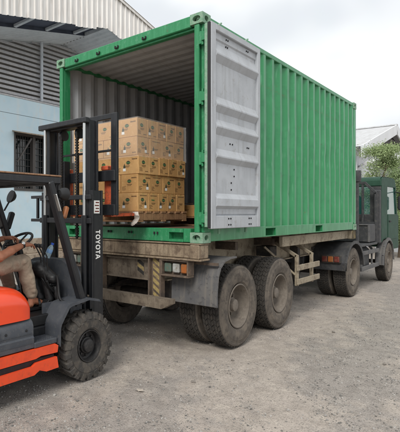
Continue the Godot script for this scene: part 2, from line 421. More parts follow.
# ------------------------------------------------------------------ scene
func _ready() -> void:
	# camera: the photograph is the right part of a wider one, so the lens is shifted sideways
	var cam := Camera3D.new()
	cam.name = "camera"
	cam.projection = Camera3D.PROJECTION_FRUSTUM
	cam.near = 0.1
	cam.far = 600.0
	cam.size = 432.0 / 462.97 * cam.near
	cam.frustum_offset = Vector2((200.0 - 93.33) / 462.97, -(216.0 - 213.41) / 462.97) * cam.near
	cam.position = Vector3(5.131, 1.68, 4.562)
	cam.rotation.y = 0.765
	add_child(cam)
	cam.current = true

	# sky: a bright even overcast with faint cloud
	var env := Environment.new()
	env.background_mode = Environment.BG_SKY
	var sky := Sky.new()
	var sm := PanoramaSkyMaterial.new()
	sm.panorama = cloud_panorama()
	sm.energy_multiplier = 1.0
	sky.sky_material = sm
	env.sky = sky
	env.tonemap_mode = Environment.TONE_MAPPER_LINEAR
	env.tonemap_exposure = 1.57
	env.sdfgi_enabled = true
	env.ssao_enabled = true
	env.ssil_enabled = true
	var we := WorldEnvironment.new()
	we.name = "world_environment"
	we.environment = env
	add_child(we)

	# sun behind thin cloud
	var sun := DirectionalLight3D.new()
	sun.name = "sun"
	sun.light_energy = 0.5
	sun.light_angular_distance = 22.0
	sun.light_color = Color(1.0, 0.985, 0.955)
	sun.shadow_enabled = true
	add_child(sun)
	sun.look_at_from_position(Vector3.ZERO, -Vector3(0.24, 0.64, 0.73))

	make_materials()
	ground()
	warehouse()
	house()
	trees()
	container()
	trailer()
	tractor()
	pallets_and_cartons()
	forklift()
	person()
	small_things()

func cloud_panorama() -> ImageTexture:
	var f := FastNoiseLite.new()
	f.seed = 5
	f.frequency = 2.4
	f.fractal_octaves = 5
	var w := 512
	var h := 256
	var d := PackedByteArray()
	d.resize(w * h * 3)
	for j in h:
		var el := PI * (0.5 - (j + 0.5) / h)
		for i in w:
			var az := TAU * (i + 0.5) / w
			var p := Vector3(cos(el) * cos(az), sin(el) * 1.6, cos(el) * sin(az))
			var t := clampf(0.5 + 0.8 * f.get_noise_3dv(p), 0.0, 1.0)
			var c := Color(0.755, 0.772, 0.79).lerp(Color(0.864, 0.869, 0.87), smoothstep(0.25, 0.75, t))
			var k := (j * w + i) * 3
			d[k] = int(c.r * 255.0); d[k + 1] = int(c.g * 255.0); d[k + 2] = int(c.b * 255.0)
	return ImageTexture.create_from_image(Image.create_from_data(w, h, false, Image.FORMAT_RGB8, d))

func ground_y(x: float, z: float, f: FastNoiseLite) -> float:
	var a := f.get_noise_2d(x * 1.3, z * 1.3) * 0.012 + f.get_noise_2d(x * 5.0 + 40.0, z * 5.0) * 0.005
	return a - 0.006

func ground() -> void:
	var f := FastNoiseLite.new()
	f.seed = 8
	f.frequency = 0.6
	f.fractal_octaves = 3
	var g := FastNoiseLite.new()
	g.seed = 19
	g.frequency = 0.45
	g.fractal_octaves = 5
	var xs := []
	var zs := []
	for k in [-300.0, -120.0, -60.0, -35.0, -25.0, -20.0, -16.0, -13.0, -11.0, -9.0]: xs.append(k)
	var t := -8.0
	while t < 9.0: xs.append(t); t += 0.1
	for k in [9.0, 11.0, 14.0, 20.0, 40.0, 90.0, 200.0, 400.0]: xs.append(k)
	for k in [-400.0, -200.0, -100.0, -60.0, -45.0, -35.0, -28.0, -24.0, -20.0, -17.0, -15.0]: zs.append(k)
	t = -14.0
	while t < 5.0: zs.append(t); t += 0.1
	for k in [5.0, 6.0, 8.0, 12.0, 25.0, 60.0, 200.0]: zs.append(k)
	var nx := xs.size()
	var v := PackedVector3Array(); var nn := PackedVector3Array(); var cc := PackedColorArray(); var idx := PackedInt32Array()
	for z in zs:
		for x in xs:
			var near := 1.0 if absf(x) < 9.5 and z > -14.5 and z < 6.0 else 0.0
			v.append(Vector3(x, ground_y(x, z, f) * near, z))
			var e := 0.05
			var gx := (ground_y(x + e, z, f) - ground_y(x - e, z, f)) / (2.0 * e)
			var gz := (ground_y(x, z + e, f) - ground_y(x, z - e, f)) / (2.0 * e)
			nn.append(Vector3(-gx, 1.0, -gz).normalized() if near > 0.0 else Vector3.UP)
			# two kinds of matter with ragged outlines: pale trodden dust over darker broken stone
			var m := 0.5 + 0.9 * g.get_noise_2d(x * 1.4 - z * 0.3, z * 0.55 + x * 0.15)
			var m2 := 0.5 * g.get_noise_2d(x * 7.0 + 90.0, z * 7.0)
			var c := Color(0.80, 0.79, 0.78).lerp(Color(1.0, 0.965, 0.925), smoothstep(0.40, 0.60, m + m2))
			cc.append(c)
	for j in zs.size() - 1:
		for i in nx - 1:
			var a := j * nx + i
			idx.append_array([a, a + 1, a + nx + 1, a, a + nx + 1, a + nx])
	var arr := []
	arr.resize(Mesh.ARRAY_MAX)
	arr[Mesh.ARRAY_VERTEX] = v; arr[Mesh.ARRAY_NORMAL] = nn; arr[Mesh.ARRAY_COLOR] = cc; arr[Mesh.ARRAY_INDEX] = idx
	var am := ArrayMesh.new()
	am.add_surface_from_arrays(Mesh.PRIMITIVE_TRIANGLES, arr)
	var m := mat(tex(1024, C(172, 165, 159), [["mid", 0.35, 0.75, C(158, 151, 145), 0.8], ["mid2", 0.50, 0.85, C(189, 182, 174), 0.7], ["cell", 0.25, 0.60, C(132, 127, 123), 0.45], ["cell2", 0.30, 0.65, C(178, 171, 163), 0.45], ["fine", 0.60, 0.88, C(112, 107, 103), 0.45], ["fine2", 0.66, 0.88, C(196, 189, 180), 0.45]]), 0.95, 0.42, 0.0, Color.WHITE, 0.3)
	m.uv1_world_triplanar = true
	m.vertex_color_use_as_albedo = true
	m.heightmap_enabled = true
	m.heightmap_texture = grey_tex("cell", 1024)
	m.heightmap_scale = 0.7
	am.surface_set_material(0, m)
	var o := inst(self, "ground", am)
	o.set_meta("kind", "structure")

	# loose gravel
	var rng := RandomNumberGenerator.new()
	rng.seed = 71
	var pm := flat(Color.WHITE, 0.95, 0.0, 0.3)
	pm.vertex_color_use_as_albedo = true
	var st := MB.new()
	var ico := SphereMesh.new()
	ico.radius = 1.0; ico.height = 2.0; ico.radial_segments = 7; ico.rings = 4
	var ia := ico.get_mesh_arrays()
	var iv: PackedVector3Array = ia[Mesh.ARRAY_VERTEX]
	var ii: PackedInt32Array = ia[Mesh.ARRAY_INDEX]
	var bump := FastNoiseLite.new()
	bump.seed = 3; bump.frequency = 0.9
	var moved := []
	for p in iv: moved.append(p * (1.0 + 0.7 * bump.get_noise_3dv(p * 1.3)) * Vector3(1.0, 0.62, 0.85))
	for i in range(0, ii.size(), 3):
		var p: Vector3 = moved[ii[i]]
		var q: Vector3 = moved[ii[i + 1]]
		var r: Vector3 = moved[ii[i + 2]]
		if (q - p).cross(r - p).length() < 1e-6: continue
		var nrm := (q - p).cross(r - p).normalized()
		if nrm.dot(p + q + r) < 0.0: nrm = -nrm
		st.tri_n(p, q, r, nrm, nrm, nrm)
	var stone := mesh_of([st, pm])
	var xf := []
	var cols := []
	var tries := 0
	while xf.size() < 26000 and tries < 200000:
		tries += 1
		var d := 2.6 + 11.0 * pow(rng.randf(), 1.5)
		var s := rng.randf_range(-0.45, 0.95)
		var p := Vector3(5.131, 0, 4.562) + Vector3(-0.6925, 0, -0.7214) * d + Vector3(0.7214, 0, -0.6925) * d * s
		var dens := 0.5 + 0.9 * g.get_noise_2d(p.x * 1.4 - p.z * 0.3, p.z * 0.55 + p.x * 0.15)
		var dn2 := 0.5 + 1.1 * g.get_noise_2d(p.x * 4.0 + 11.0, p.z * 4.0)
		if rng.randf() > clampf(1.7 - 1.9 * dens, 0.04, 1.0) * clampf(dn2, 0.1, 1.0): continue
		var sz := 0.003 + 0.008 * pow(rng.randf(), 2.5) + (0.010 * rng.randf() if rng.randf() < 0.02 else 0.0)
		var b := Basis.from_euler(Vector3(rng.randf_range(-0.4, 0.4), rng.randf() * TAU, rng.randf_range(-0.4, 0.4))).scaled(Vector3.ONE * sz)
		xf.append(Transform3D(b, Vector3(p.x, ground_y(p.x, p.z, f) + sz * 0.25, p.z)))
		var l := 0.13 + 0.25 * pow(rng.randf(), 1.2)
		cols.append(Color(l * 1.04, l * 0.99, l * 0.93))
	var mm := MultiMesh.new()
	mm.transform_format = MultiMesh.TRANSFORM_3D
	mm.use_colors = true
	mm.mesh = stone
	mm.instance_count = xf.size()
	for i in xf.size():
		mm.set_instance_transform(i, xf[i])
		mm.set_instance_color(i, cols[i])
	var mi := MultiMeshInstance3D.new()
	mi.name = "gravel"
	mi.multimesh = mm
	add_child(mi)
	tag(mi, "loose grey gravel strewn over the dusty yard", "gravel", "", "stuff")

# ------------------------------------------------------------------ warehouse behind
func warehouse() -> void:
	var X := -7.5
	var XF := -5.4
	var RZ := -7.08
	var RY := 7.95
	var o := thing("warehouse", "warehouse with cream ribbed gable over grey louvres and pale blue wall", "warehouse", Vector3(X, 0, RZ))
	o.position = Vector3.ZERO
	var half := 11.0
	var under := func(z: float) -> float: return RY - 0.195 * absf(z - RZ)
	var over := func(z: float) -> float: return 9.3 - 0.243 * absf(z - RZ)
	# plinth and blue wall, in two lifts with a joint between
	var b := MB.new()
	b.bb(Vector3(X - 0.3, 0, RZ - half), Vector3(X + 0.16, 0.30, RZ + half), 0.02)
	part(o, "plinth", b, M.concrete)
	b = MB.new(); b.bb(Vector3(X - 0.3, 0.301, RZ - half), Vector3(X + 0.06, 0.82, RZ + half), 0.015)
	part(o, "skirting_wall", b, M.concrete)
	var wz0 := -6.21
	var wz1 := -4.77
	b = MB.new()
	b.bb(Vector3(X - 0.3, 0.82, RZ - half), Vector3(X, 5.0, wz0))
	b.bb(Vector3(X - 0.3, 0.82, wz1), Vector3(X, 5.0, RZ + half))
	b.bb(Vector3(X - 0.3, 0.82, wz0), Vector3(X, 2.45, wz1))
	b.bb(Vector3(X - 0.3, 4.42, wz0), Vector3(X, 5.0, wz1))
	part(o, "wall", b, M.blue_wall)
	b = MB.new(); b.bb(Vector3(X - 0.3, 5.014, RZ - half), Vector3(X + 0.004, 5.56, RZ + half))
	part(o, "upper_wall", b, M.blue_wall)
	b = MB.new(); b.bb(Vector3(X - 0.28, 4.99, RZ - half), Vector3(X - 0.012, 5.02, RZ + half))
	part(o, "wall_joint", b, M.window_frame)
	b = MB.new(); b.bb(Vector3(X - 0.2, 5.562, RZ - half), Vector3(X + 0.03, 5.62, RZ + half), 0.01)
	part(o, "louvre_sill", b, M.slat)
	# louvres
	b = MB.new(); b.bb(Vector3(X - 16.2, 0, RZ - half), Vector3(X - 16.0, 6.5, RZ + half))
	part(o, "rear_wall", b, M.cream)
	for k in 14:
		var y := 5.64 + 0.163 * k
		var reach := minf((RY - y - 0.06) / 0.195, half)
		if reach < 0.4: continue
		b = MB.new()
		b.bar(Vector3(X - 0.07, y + 0.07, RZ - reach), Vector3(X - 0.07, y + 0.07, RZ + reach), 0.012, 0.118, Vector3(-0.45, 0.9, 0))
		part(o, "louvre_slat", b, M.slat)
	for z in [RZ + 8.2, RZ + 4.7, -5.93, RZ - 2.4, RZ - 6.0]:
		b = MB.new(); b.bb(Vector3(X + 0.01, 5.62, z - 0.045), Vector3(X + 0.07, under.call(z) - 0.02, z + 0.045))
		part(o, "louvre_post", b, M.sheet_grey)
	# soffit sheets under the overhang
	var front := func(z: float, x: float, dy: float) -> Vector3: return Vector3(x, under.call(z) + dy, z)
	b = MB.new()
	var pts := []
	var k2 := 0
	var xx := X - 0.3
	while xx < -6.38:      # ribs run with the slope
		pts.append(Vector3(xx, (0.0 if k2 % 4 < 2 else 0.035), 0)); xx += 0.055 if k2 % 2 == 0 else 0.03; k2 += 1
	for i in pts.size() - 1:
		var p0: Vector3 = pts[i]
		var p1: Vector3 = pts[i + 1]
		b.quad(front.call(RZ, p0.x, p0.y), front.call(RZ + half, p0.x, p0.y), front.call(RZ + half, p1.x, p1.y), front.call(RZ, p1.x, p1.y))
	part(o, "soffit_sheet", b, M.sheet_grey)
	b = MB.new()
	var zz := RZ
	k2 = 0
	pts = []
	while zz > RZ - half:   # right slope: ribs across
		pts.append(front.call(zz, X - 0.3, (0.0 if k2 % 4 < 2 else 0.035))); zz -= 0.07 if k2 % 2 == 0 else 0.04; k2 += 1
	b.ribbon(pts, Vector3(XF - X + 0.3, 0, 0), Vector3.DOWN)
	part(o, "soffit_sheet", b, M.sheet_grey)
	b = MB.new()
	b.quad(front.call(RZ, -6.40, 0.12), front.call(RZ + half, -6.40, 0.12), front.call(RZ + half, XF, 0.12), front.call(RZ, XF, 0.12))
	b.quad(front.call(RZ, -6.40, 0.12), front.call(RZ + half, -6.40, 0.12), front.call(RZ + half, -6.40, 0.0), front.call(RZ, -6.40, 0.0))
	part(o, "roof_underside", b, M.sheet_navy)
	b = MB.new(); b.bb(Vector3(-6.45, RY - 0.03, RZ - 0.08), Vector3(XF - 0.01, RY + 0.16, RZ + 0.08), 0.01)
	part(o, "ridge_beam", b, M.sheet_grey)
	for i in 9:
		var z := RZ + 0.6 + i * 1.25
		b = MB.new(); b.bb(Vector3(-6.39, under.call(z) + 0.02, z - 0.05), Vector3(XF - 0.02, under.call(z) + 0.1, z + 0.05))
		part(o, "purlin", b, M.sheet_grey)
	# ribbed cream gable, sheet by sheet
	var rib := 0.24
	var sheet := 0
	var z0 := RZ - half
	var rng := RandomNumberGenerator.new()
	rng.seed = 4
	while z0 < RZ + half - 0.1:
		b = MB.new()
		var drop := rng.randf_range(-0.04, 0.03)
		var lean := 0.004 * (sheet % 2)
		for i in 4:
			var prof := [[0.0, 0.0], [0.16, 0.0], [0.178, 0.035], [0.222, 0.035], [0.24, 0.0]]
			for j in 4:
				var za: float = z0 + i * rib + prof[j][0]
				var zb: float = z0 + i * rib + prof[j + 1][0]
				var xa: float = XF + prof[j][1] + lean
				var xb: float = XF + prof[j + 1][1] + lean
				b.quad(Vector3(xb, under.call(zb) + drop - 0.04, zb), Vector3(xa, under.call(za) + drop - 0.04, za), Vector3(xa, over.call(za), za), Vector3(xb, over.call(zb), zb))
		part(o, "cladding_sheet", b, M.cream)
		z0 += 4 * rib
		sheet += 1
	b = MB.new()
	for s in [-1.0, 1.0]:
		var a := Vector3(XF + 0.04, 9.3, RZ)
		var e := Vector3(XF + 0.04, over.call(RZ + s * half), RZ + s * half)
		b.quad(a + Vector3(0.05, 0.03, 0), e + Vector3(0.05, 0.03, 0), e + Vector3(-18, 0.03, 0), a + Vector3(-18, 0.03, 0))
		b.bar(a + Vector3(0.02, -0.03, 0), e + Vector3(0.02, -0.03, 0), 0.02, 0.09)
	part(o, "roof", b, M.cream)
	for s in [-1.0, 1.0]:
		b = MB.new()
		b.bb(Vector3(X - 0.31, 0, RZ + s * half - 0.1), Vector3(X - 16.0, 6.5, RZ + s * half + 0.1))
		part(o, "side_wall", b, M.cream)
	# barred window with a propped flap
	var win := sub(o, "window", Vector3(X, 2.45, (wz0 + wz1) * 0.5))
	var ww := wz1 - wz0
	b = MB.new()
	for s in [-1.0, 1.0]:
		b.bb(Vector3(-0.22, 0, s * ww * 0.5 - 0.06 * s), Vector3(0.03, 1.97, s * ww * 0.5), 0.008)
	b.bb(Vector3(-0.22, 1.88, -ww * 0.5 + 0.061), Vector3(0.028, 1.97, ww * 0.5 - 0.061))
	b.bb(Vector3(-0.22, 0, -ww * 0.5 + 0.061), Vector3(0.028, 0.08, ww * 0.5 - 0.061))
	b.bb(Vector3(-0.16, 0.081, -0.05 - 0.12), Vector3(0.02, 1.879, 0.05 - 0.12))
	part(win, "frame", b, M.window_frame)
	b = MB.new(); b.bb(Vector3(-0.20, 0.081, -ww * 0.5 + 0.061), Vector3(-0.19, 1.879, ww * 0.5 - 0.061))
	part(win, "pane", b, M.glass_dark)
	b = MB.new()
	for i in 12:
		var z := -ww * 0.5 + 0.12 + i * 0.11
		b.bar(Vector3(-0.1, 0.08, z), Vector3(-0.1, 1.88, z), 0.012, 0.012)
	for i in 8:
		b.bar(Vector3(-0.1, 0.2 + i * 0.22, -ww * 0.5 + 0.06), Vector3(-0.1, 0.2 + i * 0.22, ww * 0.5 - 0.06), 0.012, 0.012)
	part(win, "grille", b, M.window_frame)
	b = MB.new(); b.bar(Vector3(0.05, 0.95, ww * 0.5 - 0.09), Vector3(0.16, 1.78, ww * 0.5 - 0.60), 0.07, 0.05)
	part(win, "prop", b, M.window_frame)
	b = MB.new(); b.bar(Vector3(0.0, 1.99, 0), Vector3(0.36, 1.9, 0), ww + 0.16, 0.03)
	part(win, "flap", b, M.concrete)

# ------------------------------------------------------------------ house beyond the truck
func house() -> void:
	var o := thing("house", "pale grey gabled house with wide white bargeboard behind the truck cab", "house")
	var AX := -0.6
	var AZ := -26.0
	var AY := 6.64
	var sl := (AY - 4.87) / 6.6
	var y_at := func(z: float) -> float: return AY - sl * absf(z - AZ)
	var x1 := -16.0
	var b := MB.new()
	for s in [-1.0, 1.0]:   # profiled roof sheets
		var z := AZ
		for i in 34:
			var za: float = AZ + s * 7.2 * i / 34.0
			var zb: float = AZ + s * 7.2 * (i + 1) / 34.0
			b.quad(Vector3(AX, y_at.call(za), za), Vector3(AX, y_at.call(zb), zb), Vector3(x1, y_at.call(zb), zb), Vector3(x1, y_at.call(za), za))
	part(o, "roof", b, M.house_roof)
	for s in [-1.0, 1.0]:
		b = MB.new()
		b.bar(Vector3(AX + 0.02, AY - 0.24, AZ), Vector3(AX + 0.02, y_at.call(AZ + s * 7.2) - 0.24, AZ + s * 7.2), 0.06, 0.52)
		part(o, "bargeboard", b, M.house_wall)
	b = MB.new(); b.bar(Vector3(AX + 0.05, AY + 0.02, AZ), Vector3(x1, AY + 0.02, AZ), 0.3, 0.06)
	part(o, "ridge_cap", b, M.house_roof)
	# walls: gable end under the overhang, dark slats stand in for its shade
	var gx := -1.0
	b = MB.new()
	b.prism(PackedVector2Array([Vector2(-6.2, 0), Vector2(6.2, 0), Vector2(6.2, AY - sl * 6.2 - 0.1), Vector2(0, AY - 0.1), Vector2(-6.2, AY - sl * 6.2 - 0.1)]), Transform3D(Basis(Vector3(0, 0, 1), Vector3.UP, Vector3(-1, 0, 0)), Vector3(gx, 0, AZ)), 0.2)
	part(o, "gable_wall", b, M.house_wall)
	var shade_slats := sub(o, "gable_shade", Vector3(gx, 0, AZ))
	for k in 7:
		var y := 5.0 + 0.2 * k
		var r := minf((AY - 0.55 - y) / sl + 0.9, 4.2)
		if r < 0.3: continue
		b = MB.new(); b.bar(Vector3(0.05, y, -r), Vector3(0.05, y, r), 0.02, 0.21, Vector3(-0.5, 0.85, 0))
		part(shade_slats, "slat", b, M.house_shade)
	b = MB.new(); b.bb(Vector3(x1, 0, AZ + 6.0), Vector3(gx + 0.004, y_at.call(AZ + 6.2) - 0.06, AZ + 6.3))
	part(o, "front_wall", b, M.house_wall)
	# porch roof in front of the gable, sloping towards the yard, hipped at its end
	b = MB.new()
	var e0 := Vector3(-0.33, 3.93, -18.3)
	var e1 := Vector3(7.0, 3.93, -18.3)
	var t0 := Vector3(-0.05, 4.45, -20.0)
	var t1 := Vector3(7.0, 4.45, -20.0)
	b.hexa([e0, e1, t1, t0, e0 + Vector3(0, -0.14, 0), e1 + Vector3(0, -0.14, 0), t1 + Vector3(0, -0.14, 0), t0 + Vector3(0, -0.14, 0)])
	b.hexa([e0, t0, Vector3(-1.0, 3.95, -20.0), Vector3(-0.4, 3.93, -18.35), e0 + Vector3(0, -0.1, 0), t0 + Vector3(0, -0.1, 0), Vector3(-1.0, 3.85, -20.0), Vector3(-0.4, 3.83, -18.35)])
	part(o, "porch_roof", b, M.house_roof)
	b = MB.new(); b.bb(Vector3(-0.1, 0, -19.2), Vector3(7.0, 3.9, -19.0))
	part(o, "porch_wall", b, M.house_wall)
	var w := sub(o, "window", Vector3(gx + 0.01, 4.55, -21.2))
	b = MB.new(); b.bb(Vector3(0, 0, -0.45), Vector3(0.05, 0.7, 0.45))
	part(w, "frame", b, M.house_wall)
	for s in [-1.0, 1.0]:
		b = MB.new(); b.bb(Vector3(0.051, 0.06, s * 0.04), Vector3(0.056, 0.64, s * 0.40))
		part(w, "pane", b, M.glass_dark)

# ------------------------------------------------------------------ trees
func tree(label: String, at: Vector3, height: float, spread: float, low: float, leaves: int, leaf: float, ca: Color, cb: Color, sd: int) -> void:
	var o := thing("tree", label, "tree", at, 0.0, "trees between the truck and the house")
	var rng := RandomNumberGenerator.new()
	rng.seed = sd
	var b := MB.new()
	var trunk := []
	var radii := []
	for i in 7:
		var t := i / 6.0
		trunk.append(Vector3(rng.randf_range(-0.1, 0.1) * t * 2.0, height * 0.92 * t, rng.randf_range(-0.1, 0.1) * t * 2.0))
		radii.append(lerpf(0.12, 0.02, t) * height / 5.0)
	b.tube(trunk, radii, 8)
	var tips := []
	for i in 22:
		var t := rng.randf_range(low, 0.97)
		var k := int(t * 6.0)
		var p: Vector3 = (trunk[k] as Vector3).lerp(trunk[mini(k + 1, 6)], t * 6.0 - k)
		var a := rng.randf() * TAU
		var r := spread * rng.randf_range(0.5, 1.0) * (1.15 - 0.75 * t)
		var q := p + Vector3(cos(a) * r, rng.randf_range(0.1, 0.5) * r, sin(a) * r)
		var mid := p.lerp(q, 0.5) + Vector3(0, 0.12 * r, 0)
		b.tube([p, mid, q], [0.035 * height / 5.0, 0.02 * height / 5.0, 0.006], 5, false)
		for s in [0.45, 0.65, 0.82, 1.0]: tips.append([p.lerp(q, s) + Vector3(0, 0.1 * r * sin(s * PI), 0), 0.22 + 0.28 * r])
	tips.append([trunk[6], 0.5])
	part(o, "trunk", b, M.bark)
	b = MB.new()
	for i in leaves:
		var tp: Array = tips[rng.randi() % tips.size()]
		var d = Vector3(rng.randfn(), rng.randfn() * 0.8, rng.randfn()) * 0.42 * tp[1]
		var p: Vector3 = tp[0] + d
		var x := Vector3(rng.randfn(), rng.randfn() * 0.6 - 0.3, rng.randfn()).normalized()
		var y := x.cross(Vector3(rng.randfn(), rng.randfn(), rng.randfn())).normalized()
		var s := leaf * rng.randf_range(0.6, 1.3)
		b.tint = ca.lerp(cb, rng.randf())
		var fold := x.cross(y) * s * 0.15
		b.tri(p, p + x * s * 0.5 + y * s * 0.22 + fold, p + x * s)
		b.tri(p, p + x * s, p + x * s * 0.5 - y * s * 0.22 + fold)
	part(o, "crown", b, M.leaf)

func trees() -> void:
	tree("airy light green tree rising above the truck cab", Vector3(0.55, 0, -17.0), 4.65, 1.25, 0.30, 17000, 0.07, Color(0.22, 0.31, 0.12), Color(0.42, 0.50, 0.27), 5)
	tree("low bushy tree standing beside the cab door", Vector3(1.35, 0, -16.2), 3.4, 1.15, 0.15, 15000, 0.07, Color(0.13, 0.20, 0.08), Color(0.30, 0.38, 0.18), 9)

# ------------------------------------------------------------------ container
func wall_profile(len: float, pitch: float, depth: float, start: float) -> Array:   # (along, out) points of a trapezoid sheet
	var r := []
	var s := start
	while s < len - start - pitch * 0.5:
		r.append_array([Vector2(s, 0), Vector2(s + pitch * 0.24, 0), Vector2(s + pitch * 0.50, -depth), Vector2(s + pitch * 0.74, -depth)])
		s += pitch
	r.push_front(Vector2(0, 0))
	r.append(Vector2(s, 0)); r.append(Vector2(len, 0))
	return r

func casting_mesh(xf: Basis) -> ArrayMesh:   # corner block with an oval hole in three faces, the corner at the origin, block towards -x -y -z
	var b := MB.new()
	var s := Vector3(0.162, 0.118, 0.178)
	var o := -s * 0.5
	b.holed(o + Vector3(0, 0, s.z * 0.5), Vector3.RIGHT, Vector3.UP, s.x * 0.5, s.y * 0.5, 0.050, 0.032, 0.06)
	b.holed(o + Vector3(s.x * 0.5, 0, 0), Vector3.BACK * -1.0, Vector3.UP, s.z * 0.5, s.y * 0.5, 0.045, 0.032, 0.06)
	b.holed(o + Vector3(0, s.y * 0.5, 0), Vector3.RIGHT, Vector3.BACK * -1.0, s.x * 0.5, s.z * 0.5, 0.032, 0.055, 0.06)
	b.oquad(Vector3(-s.x, 0, 0), Vector3(-s.x, -s.y, 0), Vector3(-s.x, -s.y, -s.z), Vector3(-s.x, 0, -s.z), o)
	b.oquad(Vector3(0, -s.y, 0), Vector3(-s.x, -s.y, 0), Vector3(-s.x, -s.y, -s.z), Vector3(0, -s.y, -s.z), o)
	b.oquad(Vector3(0, 0, -s.z), Vector3(-s.x, 0, -s.z), Vector3(-s.x, -s.y, -s.z), Vector3(0, -s.y, -s.z), o)
	var d := MB.new()
	d.box(o, s - Vector3(0.10, 0.08, 0.10))
	var t := MB.new()
	t.add(b, Transform3D(xf, Vector3.ZERO))
	var u := MB.new()
	u.add(d, Transform3D(xf, Vector3.ZERO))
	return mesh_of([t, M.casting, u, M.casting])

func container() -> void:
	var o := thing("shipping_container", "open green shipping container with grey inner door standing on a trailer", "container", Vector3(0, B, 0))
	var b := MB.new()
	# corner castings
	for x in [0, 1]:
		for y in [0, 1]:
			for z in [0, 1]:
				var c := inst(o, "corner_casting", casting_mesh(Basis.from_scale(Vector3(x * 2 - 1, y * 2 - 1, 1 - z * 2))))
				c.position = Vector3(W * x, H * y, -L * z)
	# rear posts: outer box, inner channel lip and the four hinge blocks
	for x in [0.0, 1.0]:
		var sx := 1.0 if x == 1.0 else -1.0
		var X: float = W * x
		b = MB.new()
		b.bb(Vector3(X - sx * 0.006, 0.118, -0.05), Vector3(X - sx * 0.05, H - 0.118, -0.17), 0.006)
		b.bb(Vector3(X - sx * 0.051, 0.118, -0.01), Vector3(X - sx * 0.115, H - 0.118, -0.055), 0.006)
		b.bb(Vector3(X - sx * 0.10, 0.16, -0.056), Vector3(X - sx * 0.116, H - 0.15, -0.17), 0.004)
		var post := part(o, "corner_post", b, M.green_scuffed)
		for y in [0.28, 0.95, 1.63, 2.30]:
			b = MB.new()
			var hz0 := 0.006 if sx > 0.0 else -0.17
			b.bb(Vector3(X - sx * 0.004, y - 0.07, -0.049), Vector3(X - sx * (0.046 if sx > 0.0 else 0.005), y + 0.07, hz0), 0.001)
			if sx > 0.0: b.lathe([Vector2(0.0001, -0.09), Vector2(0.014, -0.09), Vector2(0.014, 0.09), Vector2(0.0001, 0.09)], Transform3D(Basis.IDENTITY, Vector3(X + sx * 0.008, y, 0.012)), 10)
			part(post, "hinge", b, M.green_scuffed)
	# front posts
	for x in [0.0, 1.0]:
		var sx := 1.0 if x == 1.0 else -1.0
		b = MB.new(); b.bb(Vector3(W * x - sx * 0.006, 0.118, -L + 0.004), Vector3(W * x - sx * 0.10, H - 0.118, -L + 0.12), 0.008)
		part(o, "corner_post", b, M.green)
	# rear header and sill
	b = MB.new()
	b.bb(Vector3(0.163, H - 0.135, -0.012), Vector3(W - 0.163, H - 0.004, -0.13), 0.008)
	b.bb(Vector3(0.118, H - 0.16, -0.05), Vector3(W - 0.118, H - 0.136, -0.12), 0.004)
	var head := part(o, "header", b, M.green_scuffed)
	for x in [0.42, 0.84, 1.17, 1.62]:
		b = MB.new()
		b.bb(Vector3(x - 0.03, H - 0.095, -0.011), Vector3(x - 0.016, H - 0.07, 0.012), 0.003)
		b.bb(Vector3(x + 0.016, H - 0.095, -0.011), Vector3(x + 0.03, H - 0.07, 0.012), 0.003)
		b.bb(Vector3(x - 0.03, H - 0.106, -0.011), Vector3(x + 0.03, H - 0.0955, 0.014), 0.003)
		part(head, "cam_keeper", b, M.gasket)
	b = MB.new()
	var s0 := 0.163
	for seg in [[s0, 0.26], [0.46, W - 0.46], [W - 0.26, W - s0]]:
		b.bb(Vector3(seg[0], 0.004, -0.012), Vector3(seg[1], 0.16, -0.13), 0.005)
	for seg in [[0.261, 0.459], [W - 0.459, W - 0.261]]:
		b.bb(Vector3(seg[0], 0.115, -0.013), Vector3(seg[1], 0.159, -0.13))
		b.bb(Vector3(seg[0], 0.005, -0.013), Vector3(seg[1], 0.035, -0.13))
		b.bb(Vector3(seg[0], 0.034, -0.11), Vector3(seg[1], 0.116, -0.128))
	var sill := part(o, "sill", b, M.green_scuffed)
	for x in [0.62, 1.05, 1.40, 1.80]:
		b = MB.new()
		b.bb(Vector3(x - 0.03, 0.085, -0.011), Vector3(x - 0.016, 0.115, 0.014), 0.003)
		b.bb(Vector3(x + 0.016, 0.085, -0.011), Vector3(x + 0.03, 0.115, 0.014), 0.003)
		part(sill, "cam_keeper", b, M.gasket)
	# side rails; the lower ones carry the fork pockets
	for x in [0.0, 1.0]:
		var sx := 1.0 if x == 1.0 else -1.0
		var X0: float = W * x - sx * 0.012
		b = MB.new(); b.bb(Vector3(X0, H - 0.075, -0.178), Vector3(X0 - sx * 0.06, H - 0.012, -L + 0.178), 0.006)
		part(o, "top_rail", b, M.green)
		b = MB.new()
		var zs := [-0.178, -1.69, -2.03, -3.68, -4.02, -L + 0.178]
		for i in 3:
			b.bb(Vector3(X0, 0.012, zs[i * 2]), Vector3(X0 - sx * 0.05, 0.158, zs[i * 2 + 1]), 0.004)
		for i in 2:
			b.bb(Vector3(X0 - sx * 0.001, 0.13, zs[i * 2 + 1]), Vector3(X0 - sx * 0.05, 0.157, zs[i * 2 + 2]))
			b.bb(Vector3(X0 - sx * 0.001, 0.013, zs[i * 2 + 1]), Vector3(X0 - sx * 0.05, 0.028, zs[i * 2 + 2]))
			for zz in [zs[i * 2 + 1] + 0.002, zs[i * 2 + 2] - 0.002]:
				b.bb(Vector3(X0 - sx * 0.051, 0.012, zz - 0.004), Vector3(W * 0.5, 0.13, zz + 0.004))
		part(o, "bottom_rail", b, M.green)
	# corrugated walls: green outside, grey inside
	var prof := wall_profile(L - 0.29, 0.278, 0.046, 0.07)
